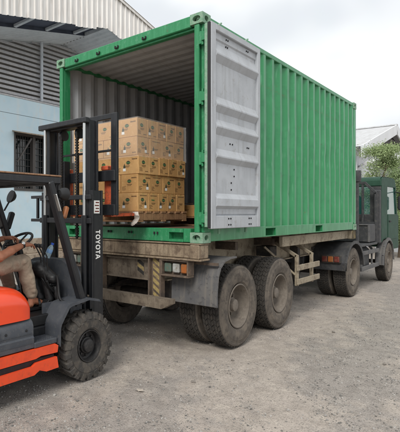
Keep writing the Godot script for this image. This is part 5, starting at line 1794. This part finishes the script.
	for s in [-1.0, 1.0]:
		b = MB.new()
		var px := 0.545 if s > 0 else -0.40
		b.bar(Vector3(px, 0.78, 0.06), Vector3(px, 1.98, 0.50), 0.085, 0.07, Vector3.BACK, 0.012)
		part(gd, "front_pillar", b, M.mast)
		b = MB.new(); b.bar(Vector3(s * 0.50, 1.05, 1.66), Vector3(s * 0.53, 1.98, 1.50), 0.08, 0.07, Vector3.BACK, 0.012)
		part(gd, "rear_pillar", b, M.mast)
		b = MB.new(); b.bar(Vector3(s * 0.545, 1.99, 0.37), Vector3(s * 0.545, 1.99, 1.60), 0.06, 0.07, Vector3.UP, 0.012)
		part(gd, "side_bar", b, M.mast)
	for z in [0.40, 1.57]:
		b = MB.new(); b.bar(Vector3(-0.514, 1.99, z), Vector3(0.514, 1.99, z), 0.06, 0.07, Vector3.UP, 0.012)
		part(gd, "cross_bar", b, M.mast)
	for i in 8:
		b = MB.new(); b.bar(Vector3(-0.45 + 0.128 * i, 1.985, 0.431), Vector3(-0.45 + 0.128 * i, 1.985, 1.539), 0.05, 0.025, Vector3.UP, 0.004)
		part(gd, "roof_bar", b, M.mast)
	b = MB.new(); b.bb(Vector3(-0.56, 2.027, 0.36), Vector3(0.57, 2.042, 1.60), 0.004)
	part(gd, "roof_board", b, M.wood_board, "thin brown board lying on the guard bars")
	# lamps and mirror on the pillars
	var hl := sub(o, "headlamp", Vector3(0.56, 1.865, 0.33))
	b = MB.new()
	b.lathe([Vector2(0.0001, -0.07), Vector2(0.04, -0.06), Vector2(0.062, -0.01), Vector2(0.064, 0.03), Vector2(0.054, 0.03), Vector2(0.0001, 0.02)], Transform3D(Basis(Vector3.RIGHT, Vector3.FORWARD, Vector3.UP), Vector3.ZERO), 20, 0.5)
	b.tube([Vector3(0, -0.03, 0.03), Vector3(-0.01, -0.08, 0.10)], 0.014, 8)
	part(hl, "housing", b, M.black_plastic)
	b = MB.new(); b.lathe([Vector2(0.054, 0.031), Vector2(0.03, 0.042), Vector2(0.0001, 0.046)], Transform3D(Basis(Vector3.RIGHT, Vector3.FORWARD, Vector3.UP), Vector3.ZERO), 20)
	part(hl, "lens", b, M.lens_white)
	b = MB.new(); b.cbox(Vector3(0.57, 1.69, 0.315), Vector3(0.05, 0.12, 0.05), 0.012, Basis(Vector3.RIGHT, -0.35))
	part(o, "turn_signal", b, M.lens_orange)
	b = MB.new(); b.bar(Vector3(0.60, 1.86, 0.475), Vector3(0.60, 1.70, 0.415), 0.012, 0.05, Vector3.RIGHT, 0.003)
	part(o, "pillar_plate", b, M.chrome)
	var mr := sub(o, "mirror", Vector3(-0.43, 1.87, 0.22))
	b = MB.new()
	b.lathe([Vector2(0.0001, -0.05), Vector2(0.05, -0.045), Vector2(0.085, -0.01), Vector2(0.088, 0.012), Vector2(0.0001, 0.016)], Transform3D(Basis(Vector3(0.8, 0.45, 0), Vector3(-0.1, 0.2, 0.95), Vector3(0.35, -0.65, 0.2)), Vector3.ZERO), 20, 0.5)
	b.tube([Vector3(0, -0.02, 0), Vector3(-0.02, -0.16, 0.08)], 0.010, 8)
	part(mr, "housing", b, M.black_plastic)
	b = MB.new(); b.cbox(Vector3(-0.40, 1.60, 0.26), Vector3(0.07, 0.20, 0.06), 0.015, Basis(Vector3.RIGHT, -0.35))
	part(o, "fuse_box", b, M.black_plastic)
	b = MB.new(); b.tube([Vector3(-0.40, 1.52, 0.36), Vector3(-0.40, 1.52, 0.44), Vector3(-0.40, 1.40, 0.42), Vector3(-0.40, 1.30, 0.36), Vector3(-0.40, 1.30, 0.30)], 0.013, 8)
	part(o, "grab_handle", b, M.black_plastic)
	# mast: outer channels with cross ties, inner channels raised, cylinders, chains
	var ms := sub(o, "mast", Vector3(0, 0, -0.30))
	for s in [-1.0, 1.0]:
		b = MB.new()
		b.bb(Vector3(s * 0.37, 0.10, -0.085), Vector3(s * 0.385, 1.93, 0.085), 0.003)
		b.bb(Vector3(s * 0.385, 0.10, 0.06), Vector3(s * 0.42, 1.93, 0.085), 0.003)
		b.bb(Vector3(s * 0.385, 0.10, -0.085), Vector3(s * 0.42, 1.93, -0.06), 0.003)
		b.bb(Vector3(s * 0.386, 0.10, -0.059), Vector3(s * 0.405, 1.928, 0.059))
		part(ms, "outer_rail", b, M.mast)
		b = MB.new()
		b.bb(Vector3(s * 0.295, 0.80, -0.075), Vector3(s * 0.360, 2.70, -0.05), 0.003)
		b.bb(Vector3(s * 0.295, 0.80, 0.045), Vector3(s * 0.360, 2.70, 0.07), 0.003)
		b.bb(Vector3(s * 0.315, 0.80, -0.05), Vector3(s * 0.335, 2.70, 0.045))
		part(ms, "inner_rail", b, M.mast)
		b = MB.new(); b.tube([Vector3(s * 0.325, 0.25, 0.11), Vector3(s * 0.325, 1.66, 0.11)], 0.034, 14)
		part(ms, "lift_cylinder", b, M.mast)
		b = MB.new(); b.tube([Vector3(s * 0.325, 1.66, 0.11), Vector3(s * 0.325, 2.66, 0.11)], 0.017, 14)
		part(ms, "cylinder_rod", b, M.chrome)
		# lamp bracket hooked round the rail
		b = MB.new()
		for y in [1.60, 1.875]: b.bar(Vector3(s * 0.30, y, 0.10), Vector3(s * 0.58, y, 0.10), 0.04, 0.035, Vector3.UP, 0.004)
		b.bar(Vector3(s * 0.47, 1.62, 0.10), Vector3(s * 0.47, 1.86, 0.10), 0.03, 0.03, Vector3.BACK, 0.004)
		if s < 0: part(ms, "side_bracket", b, M.mast)
		b = MB.new()
		b.tube([Vector3(s * 0.13, 1.40, 0.03), Vector3(s * 0.13, 2.58, 0.03)], 0.014, 6)
		for i in 38: b.box(Vector3(s * 0.13, 1.42 + 0.031 * i, 0.03), Vector3(0.038, 0.018, 0.024))
		part(ms, "lift_chain", b, M.chain)
		b = MB.new()
		b.lathe([Vector2(0.0001, -0.02), Vector2(0.06, -0.02), Vector2(0.052, -0.008), Vector2(0.052, 0.008), Vector2(0.06, 0.02), Vector2(0.0001, 0.02)], Transform3D(Basis(Vector3.UP, Vector3.RIGHT, Vector3.FORWARD), Vector3(s * 0.13, 2.58, -0.01)), 18)
		part(ms, "chain_sheave", b, M.mast)
	b = MB.new()
	b.bb(Vector3(-0.42, 2.655, 0.071), Vector3(0.37, 2.715, 0.14), 0.008)
	b.bb(Vector3(-0.29, 2.64, -0.07), Vector3(0.29, 2.69, 0.07), 0.008)
	part(ms, "top_tie", b, M.mast)
	for q in [[1.855, 0.05, 0.086], [1.60, 0.06, 0.086], [0.72, 0.12, 0.086], [0.25, 0.2, 0.086]]:
		b = MB.new(); b.bb(Vector3(-0.42, q[0] - q[1] * 0.5, q[2]), Vector3(0.42, q[0] + q[1] * 0.5, q[2] + 0.03), 0.005)
		part(ms, "cross_tie", b, M.mast)
	for s in [-1.0, 1.0]:   # tilt cylinders
		b = MB.new(); b.tube([Vector3(s * 0.30, 0.62, 0.10), Vector3(s * 0.30, 0.55, 0.42)], 0.035, 12)
		part(ms, "tilt_cylinder", b, M.mast)
	# lettering down the right rail
	var tmesh := TextMesh.new()
	var fn := SystemFont.new()
	fn.font_names = PackedStringArray(["Droid Sans"])
	fn.font_weight = 700
	tmesh.font = fn
	tmesh.text = "TOYOTA"
	tmesh.font_size = 64
	tmesh.pixel_size = 0.00128
	tmesh.depth = 0.002
	tmesh.material = M.white_text
	var tx := inst(ms, "lettering", tmesh, "white capital letters running down the mast rail")
	tx.transform = Transform3D(Basis(Vector3(0, -1.0, 0), Vector3(0, 0, -1.15), Vector3(1, 0, 0)), Vector3(0.4225, 1.345, 0.0))
	b = MB.new(); b.bb(Vector3(0.4055, 1.68, -0.045), Vector3(0.4065, 1.82, 0.045))
	var stk := part(ms, "warning_sticker", b, M.sticker)
	b = MB.new()
	for i in 4: b.bb(Vector3(0.4066, 1.695 + 0.032 * i, -0.036), Vector3(0.4072, 1.709 + 0.032 * i, 0.030 - 0.012 * (i % 2)))
	part(stk, "sticker_print", b, M.lens_red)
	# back plate closes the channel face that carries the lettering
	b = MB.new(); b.bb(Vector3(0.405, 0.11, -0.059), Vector3(0.4215, 1.66, 0.059))
	part(ms, "rail_cover", b, M.mast)
	# carriage, load backrest and forks
	var cg := sub(o, "carriage", Vector3(0, 0, -0.50))
	b = MB.new()
	for y in [1.72, 2.10]: b.bb(Vector3(-0.50, y - 0.06, -0.02), Vector3(0.50, y + 0.06, 0.02), 0.006)
	for s in [-1.0, 1.0]: b.bb(Vector3(s * 0.20, 1.60, 0.021), Vector3(s * 0.27, 2.30, 0.12), 0.006)
	part(cg, "fork_bars", b, M.mast)
	b = MB.new()
	for s in [-1.0, 1.0]: b.bb(Vector3(s * 0.41, 1.66, -0.06), Vector3(s * 0.50, 2.80, -0.021), 0.006)
	b.bb(Vector3(-0.409, 2.74, -0.058), Vector3(0.409, 2.80, -0.022), 0.006)
	b.bb(Vector3(-0.409, 2.375, -0.055), Vector3(0.409, 2.40, -0.03), 0.004)
	b.bb(Vector3(-0.409, 1.67, -0.058), Vector3(0.409, 1.76, -0.022), 0.006)
	for x in [-0.14, 0.14]: b.bb(Vector3(x - 0.02, 1.761, -0.055), Vector3(x + 0.02, 2.374, -0.025), 0.004)
	part(cg, "load_backrest", b, M.mast)
	for x in [-0.33, 0.33]:
		b = MB.new()
		b.bb(Vector3(x - 0.055, 1.648, -0.105), Vector3(x + 0.055, 2.22, -0.062), 0.008)
		b.bb(Vector3(x - 0.05, 2.165, -0.0615), Vector3(x + 0.05, 2.215, 0.0), 0.008)
		b.prism(PackedVector2Array([Vector2(0.062, 1.642), Vector2(1.10, 1.665), Vector2(1.10, 1.682), Vector2(0.106, 1.684), Vector2(0.062, 1.70)]), Transform3D(Basis(Vector3(0, 0, -1), Vector3.UP, Vector3.RIGHT), Vector3(x - 0.055, 0, 0)), 0.11)
		part(cg, "fork", b, M.fork_blade)
	# hoses and cables looping down behind the pillar
	for k in 6:
		b = MB.new()
		var hx := 0.20 + 0.045 * k
		var pts := []
		for i in 12:
			var t := i / 11.0
			pts.append(Vector3(hx + 0.05 * sin(t * 3.0 + k), 1.02 - 0.32 * t + 0.05 * sin(t * 6.0 + k * 1.7), 0.30 - 0.20 * t + 0.05 * sin(t * 5.0 + k)))
		b.tube(pts, 0.007 + 0.003 * (k % 3), 8)
		part(o, "hose", b, M.black_plastic)

# ------------------------------------------------------------------ smooth bodies
func nets(bones: Array, cell: float, base: Vector3, folds := 0.0) -> MB:   # bone: [a, b, radius a, radius b, blend]
	var lo := Vector3.ONE * 1e9
	var hi := -lo
	for q in bones:
		var m := maxf(q[2], q[3]) + cell * 3.0
		for e in 2:
			lo = lo.min(q[e] - Vector3.ONE * m); hi = hi.max(q[e] + Vector3.ONE * m)
	var nx := int((hi.x - lo.x) / cell) + 2
	var ny := int((hi.y - lo.y) / cell) + 2
	var nz := int((hi.z - lo.z) / cell) + 2
	var f := PackedFloat32Array()
	f.resize(nx * ny * nz)
	f.fill(1.0)
	for q in bones:
		var a: Vector3 = q[0]
		var d: Vector3 = q[1] - q[0]
		var dd := maxf(d.length_squared(), 1e-8)
		var ra: float = q[2]
		var rb: float = q[3]
		var kk: float = q[4]
		var m := maxf(ra, rb) + kk * 1.2 + cell * 2.0
		var b0 := (a.min(q[1]) - Vector3.ONE * m - lo) / cell
		var b1 := (a.max(q[1]) + Vector3.ONE * m - lo) / cell
		for k in range(maxi(int(b0.z), 0), mini(int(b1.z) + 1, nz)):
			for j in range(maxi(int(b0.y), 0), mini(int(b1.y) + 1, ny)):
				for i in range(maxi(int(b0.x), 0), mini(int(b1.x) + 1, nx)):
					var p := lo + Vector3(i, j, k) * cell - a
					var t := clampf(p.dot(d) / dd, 0.0, 1.0)
					var s := (p - d * t).length() - ra - (rb - ra) * t
					var id := (k * ny + j) * nx + i
					var o := f[id]
					var h := maxf(kk - absf(o - s), 0.0) / kk
					f[id] = minf(o, s) - h * h * kk * 0.25
	if folds > 0.0:     # cloth: shallow creases running across the limbs
		var fz := FastNoiseLite.new()
		fz.seed = 21
		fz.frequency = 4.5
		fz.fractal_octaves = 3
		for k in nz:
			for j in ny:
				for i in nx:
					var id := (k * ny + j) * nx + i
					if absf(f[id]) < 0.06:
						var p := lo + Vector3(i, j, k) * cell
						f[id] += folds * (absf(fz.get_noise_3d(p.x * 0.7, p.y * 1.6, p.z * 1.6)) * 2.2 - 0.6)
	var vid := {}
	var vs := PackedVector3Array()
	var step := [1, nx, nx * ny]
	for k in nz - 1:
		for j in ny - 1:
			for i in nx - 1:
				var id := (k * ny + j) * nx + i
				var f0 := f[id]
				if f0 > cell * 2.5 or f0 < -cell * 2.5: continue
				var neg := 0
				for c in 8:
					if f[id + (c & 1) + ((c >> 1) & 1) * nx + (c >> 2) * nx * ny] < 0.0: neg += 1
				if neg == 0 or neg == 8: continue
				var acc := Vector3.ZERO
				var cnt := 0
				for c in 8:
					for ax in 3:
						if c & (1 << ax): continue
						var c2 := c | (1 << ax)
						var va := f[id + (c & 1) + ((c >> 1) & 1) * nx + (c >> 2) * nx * ny]
						var vb := f[id + (c2 & 1) + ((c2 >> 1) & 1) * nx + (c2 >> 2) * nx * ny]
						if (va < 0.0) == (vb < 0.0): continue
						var t := va / (va - vb)
						var pa := Vector3(c & 1, (c >> 1) & 1, c >> 2)
						var pb := Vector3(c2 & 1, (c2 >> 1) & 1, c2 >> 2)
						acc += pa.lerp(pb, t); cnt += 1
				vid[id] = vs.size()
				vs.append(lo + (Vector3(i, j, k) + acc / cnt) * cell)
	var grad := func(p: Vector3) -> Vector3:
		var g := (p - lo) / cell
		var i := clampi(int(g.x + 0.5), 1, nx - 2)
		var j := clampi(int(g.y + 0.5), 1, ny - 2)
		var k := clampi(int(g.z + 0.5), 1, nz - 2)
		var id := (k * ny + j) * nx + i
		return Vector3(f[id + 1] - f[id - 1], f[id + nx] - f[id - nx], f[id + nx * ny] - f[id - nx * ny]).normalized()
	var ns := PackedVector3Array()
	for p in vs: ns.append(grad.call(p))
	var mb := MB.new()
	for id in vid:
		for ax in 3:
			var u: int = step[(ax + 1) % 3]
			var w: int = step[(ax + 2) % 3]
			if (f[id] < 0.0) == (f[id + step[ax]] < 0.0): continue
			if not (vid.has(id - u) and vid.has(id - w) and vid.has(id - u - w)): continue
			var q := [vid[id], vid[id - u], vid[id - u - w], vid[id - w]]
			mb.tri_n(vs[q[0]] - base, vs[q[1]] - base, vs[q[2]] - base, ns[q[0]], ns[q[1]], ns[q[2]])
			mb.tri_n(vs[q[0]] - base, vs[q[2]] - base, vs[q[3]] - base, ns[q[0]], ns[q[2]], ns[q[3]])
	return mb

func hand_bones(wrist: Vector3, fwd: Vector3, up: Vector3, curl: float, thumb_side: float) -> Array:   # up = back of the hand
	fwd = fwd.normalized()
	var x := fwd.cross(up).normalized() * thumb_side     # towards the thumb
	up = x.cross(fwd).normalized()
	if up.y < 0.0: up = -up
	var r := []
	for i in 4:
		var w := (1.5 - i) * 0.021
		var kn := wrist + fwd * (0.092 - 0.006 * absf(i - 1.0)) + x * w
		r.append([wrist + x * w * 0.55 + fwd * 0.01, kn, 0.017, 0.0125, 0.012])
		var ln: float = [0.040, 0.046, 0.042, 0.032][i]
		var d1 := fwd.rotated(x, 0.0)
		var a := curl * 0.55
		var dir := func(ang: float) -> Vector3: return (fwd * cos(ang) - up * sin(ang)).normalized()
		var p1: Vector3 = kn + dir.call(a) * ln
		var p2: Vector3 = p1 + dir.call(a + curl * 0.8) * ln * 0.66
		var p3: Vector3 = p2 + dir.call(a + curl * 1.4) * ln * 0.5
		r.append([kn, p1, 0.0100, 0.0090, 0.004]); r.append([p1, p2, 0.0090, 0.0082, 0.004]); r.append([p2, p3, 0.0082, 0.0070, 0.004])
	var t0 := wrist + fwd * 0.03 + x * 0.026 - up * 0.008
	var t1 := t0 + (fwd * 0.75 + x * 0.65 - up * 0.25).normalized() * 0.040
	var t2 := t1 + (fwd * 0.92 + x * 0.25 - up * 0.35).normalized() * 0.030
	r.append([t0, t1, 0.0135, 0.0105, 0.012]); r.append([t1, t2, 0.0105, 0.0085, 0.004])
	return r

func person() -> void:
	var base := Vector3(1.28, 1.13, 2.22)
	var o := thing("person", "person in beige trousers driving the forklift, one hand on the wheel", "person", base)
	var V := func(x: float, y: float, z: float) -> Vector3: return Vector3(x, y, z)
	# skin: head, neck, arms, shins and feet
	var rw := Vector3(1.535, 1.375, 1.80)
	var lw := Vector3(1.185, 1.425, 1.775)
	var skin := [
		[V.call(1.28, 1.50, 2.33), V.call(1.28, 1.70, 2.28), 0.07, 0.052, 0.03],
		[V.call(1.28, 1.76, 2.27), V.call(1.28, 1.82, 2.25), 0.082, 0.088, 0.03], [V.call(1.28, 1.72, 2.20), V.call(1.28, 1.74, 2.20), 0.05, 0.05, 0.03],
		[V.call(1.28, 1.775, 2.155), V.call(1.28, 1.76, 2.145), 0.012, 0.016, 0.015],
		[V.call(1.365, 1.775, 2.255), V.call(1.367, 1.80, 2.26), 0.014, 0.018, 0.01], [V.call(1.195, 1.775, 2.255), V.call(1.193, 1.80, 2.26), 0.014, 0.018, 0.01],
		[V.call(1.49, 1.52, 2.30), V.call(1.60, 1.28, 2.12), 0.055, 0.043, 0.02], [V.call(1.60, 1.28, 2.12), V.call(1.57, 1.33, 1.97), 0.043, 0.041, 0.02], [V.call(1.57, 1.33, 1.97), rw, 0.041, 0.027, 0.02],
		[V.call(1.07, 1.52, 2.30), V.call(0.99, 1.30, 2.12), 0.055, 0.043, 0.02], [V.call(0.99, 1.30, 2.12), V.call(1.08, 1.37, 1.94), 0.043, 0.040, 0.02], [V.call(1.08, 1.37, 1.94), lw, 0.040, 0.027, 0.02],
		[V.call(1.28, 1.20, 2.30), V.call(1.28, 1.45, 2.32), 0.12, 0.13, 0.05], [V.call(1.11, 1.50, 2.31), V.call(1.45, 1.50, 2.31), 0.07, 0.07, 0.05],
	]
	for s in [-1.0, 1.0]:
		var x: float = 1.28 + s * 0.175
		skin.append([V.call(x, 1.12, 1.72), V.call(x, 0.84, 1.625), 0.045, 0.034, 0.02])
		skin.append([V.call(x, 0.84, 1.625), V.call(x, 0.765, 1.645), 0.036, 0.034, 0.02])
		skin.append([V.call(x, 0.80, 1.60), V.call(x + s * 0.012, 0.752, 1.47), 0.036, 0.026, 0.02])
		skin.append([V.call(x - s * 0.06, 1.17, 2.22), V.call(x, 1.18, 1.75), 0.06, 0.045, 0.03])
	skin.append([V.call(1.28, 1.12, 2.26), V.call(1.28, 1.22, 2.28), 0.13, 0.12, 0.05])
	var body := nets(skin, 0.012, base)
	# hands and toes on finer grids
	body.add(nets(hand_bones(rw, Vector3(-0.10, 0.05, -1.0), Vector3(0.25, 1, 0.1), 0.55, -1.0), 0.004, base), Transform3D.IDENTITY)
	body.add(nets(hand_bones(lw, Vector3(0.42, 0.12, -1.0), Vector3(-0.3, 1, 0.25), 0.95, 1.0), 0.004, base), Transform3D.IDENTITY)
	for s in [-1.0, 1.0]:
		var x: float = 1.28 + s * 0.187
		var toes := []
		for i in 5:
			var tx = x + s * (0.030 - 0.0155 * i) * -1.0
			var l: float = [0.062, 0.058, 0.052, 0.046, 0.038][i]
			toes.append([Vector3(tx, 0.752, 1.48), Vector3(tx, 0.742, 1.48 - l), 0.014, 0.012 if i == 0 else 0.009, 0.006])
		body.add(nets(toes, 0.005, base), Transform3D.IDENTITY)
	part(o, "body", body, M.skin)
	# trousers
	var tr := []
	for s in [-1.0, 1.0]:
		var x: float = 1.28 + s * 0.175
		var xh = 1.28 + s * 0.10
		tr.append([V.call(xh, 1.16, 2.26), V.call(x - s * 0.01, 1.185, 2.0), 0.105, 0.090, 0.03])
		tr.append([V.call(x - s * 0.01, 1.185, 2.0), V.call(x, 1.195, 1.735), 0.090, 0.073, 0.03])
		tr.append([V.call(x, 1.195, 1.735), V.call(x, 1.03, 1.685), 0.073, 0.068, 0.03])
		tr.append([V.call(x, 1.03, 1.685), V.call(x, 0.875, 1.63), 0.068, 0.062, 0.03])
		for k in 4:    # creases at the knee and ankle
			tr.append([V.call(x - 0.05, 0.90 + 0.045 * k, 1.66 + 0.012 * k), V.call(x + 0.055, 0.915 + 0.045 * k, 1.648 + 0.012 * k), 0.03, 0.032, 0.02])
		for k in 3:
			tr.append([V.call(x - 0.06, 1.20 - 0.02 * k, 1.80 + 0.075 * k), V.call(x + 0.06, 1.215 - 0.01 * k, 1.78 + 0.085 * k), 0.038, 0.034, 0.02])
	tr.append([V.call(1.20, 1.20, 2.29), V.call(1.36, 1.20, 2.29), 0.145, 0.145, 0.05])
	part(o, "trousers", nets(tr, 0.009, base, 0.006), M.trousers)
	# shirt with short sleeves
	var sh := [[V.call(1.28, 1.26, 2.30), V.call(1.28, 1.48, 2.33), 0.150, 0.150, 0.05], [V.call(1.12, 1.51, 2.32), V.call(1.44, 1.51, 2.32), 0.092, 0.092, 0.06]]
	for s in [-1.0, 1.0]: sh.append([V.call(1.28 + s * 0.205, 1.52, 2.30), V.call(1.28 + s * 0.265, 1.39, 2.21), 0.078, 0.070, 0.04])
	part(o, "shirt", nets(sh, 0.012, base, 0.006), M.shirt)
	part(o, "hair", nets([[V.call(1.28, 1.80, 2.285), V.call(1.28, 1.845, 2.265), 0.088, 0.088, 0.03], [V.call(1.28, 1.87, 2.21), V.call(1.28, 1.87, 2.23), 0.05, 0.055, 0.03]], 0.012, base), M.hair)
	# watch and sandals
	var b := MB.new()
	var wd := (rw - Vector3(1.57, 1.33, 1.97)).normalized()
	var wc := rw - wd * 0.012 - base
	var wx := wd.cross(Vector3.UP).normalized()
	var tf := Transform3D(Basis(wx, wd, wx.cross(wd)), wc)
	b.lathe([Vector2(0.0315, -0.011), Vector2(0.034, -0.010), Vector2(0.034, 0.010), Vector2(0.0315, 0.011)], tf, 28)
	var wt := part(o, "watch", b, M.gasket)
	b = MB.new()
	b.lathe([Vector2(0.019, 0.0), Vector2(0.019, 0.008), Vector2(0.016, 0.011), Vector2(0.0001, 0.011)], Transform3D(Basis(wd, Vector3(0.75, 0.62, 0.1).normalized(), wd.cross(Vector3(0.75, 0.62, 0.1).normalized())), wc + Vector3(0.75, 0.62, 0.1).normalized() * 0.030), 20)
	part(wt, "watch_face", b, M.chrome)
	for s in [-1.0, 1.0]:
		var x: float = 1.28 + s * 0.185
		var sd := sub(o, "sandal", Vector3(x, 0.712, 1.55) - base)
		b = MB.new()
		b.prism(PackedVector2Array([Vector2(-0.035, 0.13), Vector2(0.035, 0.13), Vector2(0.042, 0.0), Vector2(0.052, -0.08), Vector2(0.042, -0.14), Vector2(0.0, -0.155), Vector2(-0.042, -0.14), Vector2(-0.048, -0.08), Vector2(-0.036, 0.0)]), Transform3D(Basis(Vector3.RIGHT, Vector3.BACK, Vector3.DOWN), Vector3(0, 0.024, 0)), 0.022)
		part(sd, "sole", b, M.black_plastic)
		for z in [-0.055, 0.02]:
			b = MB.new()
			var arc := []
			for i in 9:
				var a := PI * i / 8.0
				arc.append(Vector3(cos(a) * 0.047, 0.022 + sin(a) * (0.056 if z < 0.0 else 0.082), z - 0.01 * sin(a)))
			for i in 8: b.bar(arc[i], arc[i + 1], 0.022, 0.004, Vector3(0, 1, 0.01) if i > 0 and i < 7 else Vector3.RIGHT)
			part(sd, "strap", b, M.black_plastic)

# ------------------------------------------------------------------ small things
func small_things() -> void:
	var bt := thing("water_bottle", "clear plastic water bottle with blue cap lying behind the forklift cowl", "bottle", Vector3(1.42, 1.215, 1.40))
	var m := flat(Color(0.75, 0.86, 0.92, 0.35), 0.08)
	m.transparency = BaseMaterial3D.TRANSPARENCY_ALPHA
	var tilt := Transform3D(Basis(Vector3(0, 0, 1), -0.25) * Basis(Vector3(1, 0, 0), -0.3), Vector3.ZERO)
	var b := MB.new()
	b.lathe([Vector2(0.0001, 0.0), Vector2(0.028, 0.002), Vector2(0.031, 0.012), Vector2(0.031, 0.05), Vector2(0.029, 0.06), Vector2(0.031, 0.07), Vector2(0.031, 0.10), Vector2(0.024, 0.125), Vector2(0.013, 0.14), Vector2(0.013, 0.15)], tilt, 24, 0.5)
	part(bt, "body", b, m)
	b = MB.new()
	b.lathe([Vector2(0.0312, 0.055), Vector2(0.0316, 0.056), Vector2(0.0316, 0.094), Vector2(0.0312, 0.095)], tilt, 24)
	part(bt, "wrapper", b, flat(C(120, 160, 205), 0.4))
	b = MB.new()
	b.lathe([Vector2(0.0155, 0.146), Vector2(0.016, 0.149), Vector2(0.016, 0.164), Vector2(0.0145, 0.167), Vector2(0.0001, 0.167)], tilt, 20)
	part(bt, "cap", b, flat(C(36, 84, 190), 0.4))
	# scraps on the ground
	var rng := RandomNumberGenerator.new()
	rng.seed = 33
	for q in [["paper_scrap", "dirty pale paper scrap on the gravel in front of the forklift wheel", 2.42, 1.10, 0.04, C(178, 168, 156)], ["plastic_scrap", "small white plastic scrap lying on the open gravel", 4.55, 0.55, 0.03, C(222, 220, 214)]]:
		var s := MB.new()
		var poly := []
		for i in 9:
			var a := TAU * i / 9.0
			poly.append(Vector3(cos(a) * q[4] * rng.randf_range(0.7, 1.2), rng.randf_range(0.002, 0.012), sin(a) * q[4] * rng.randf_range(0.5, 0.9)))
		for i in 9:
			s.tri(Vector3(0, 0.010, 0), poly[(i + 1) % 9], poly[i])
			s.tri(Vector3(0, 0.006, 0), poly[i], poly[(i + 1) % 9])
		var sc := thing(q[0], q[1], "litter", Vector3(q[2], 0.004, q[3]))
		part(sc, "sheet", s, flat(q[5], 0.8))
	var si := -1
	for q in [[2.62, 0.02, -0.35], [3.05, 0.022, -2.5], [3.9, 0.020, -1.4], [2.66, 0.022, 0.55]]:
		si += 1
		var s := MB.new()
		var st := SphereMesh.new()
		st.radius = 1.0; st.height = 2.0; st.radial_segments = 9; st.rings = 5
		var ar := st.get_mesh_arrays()
		var vv: PackedVector3Array = ar[Mesh.ARRAY_VERTEX]
		var ii: PackedInt32Array = ar[Mesh.ARRAY_INDEX]
		var f := FastNoiseLite.new()
		f.seed = int(q[0] * 100.0); f.frequency = 0.8
		var sz: float = minf(q[1], 0.026)
		for i in range(0, ii.size(), 3):
			var t := []
			for k in 3:
				var p := vv[ii[i + k]]
				t.append(p * (1.0 + 0.6 * f.get_noise_3dv(p)) * Vector3(1.0, 0.6, 0.8) * sz)
			if ((t[1] - t[0]) as Vector3).cross(t[2] - t[0]).length() > 1e-9: s.tri(t[0], t[1], t[2])
		var o := thing("stone", ["grey stone beside the rear trailer tyre", "grey stone on the open yard in line with the second trailer axle", "grey stone alone on the dusty open yard", "grey stone between the forklift wheel and trailer tyres"][si], "stone", Vector3(q[0], sz * 0.4, q[2]), 0.0, "larger stones on the yard")
		part(o, "rock", s, flat(C(128, 122, 116), 0.95))
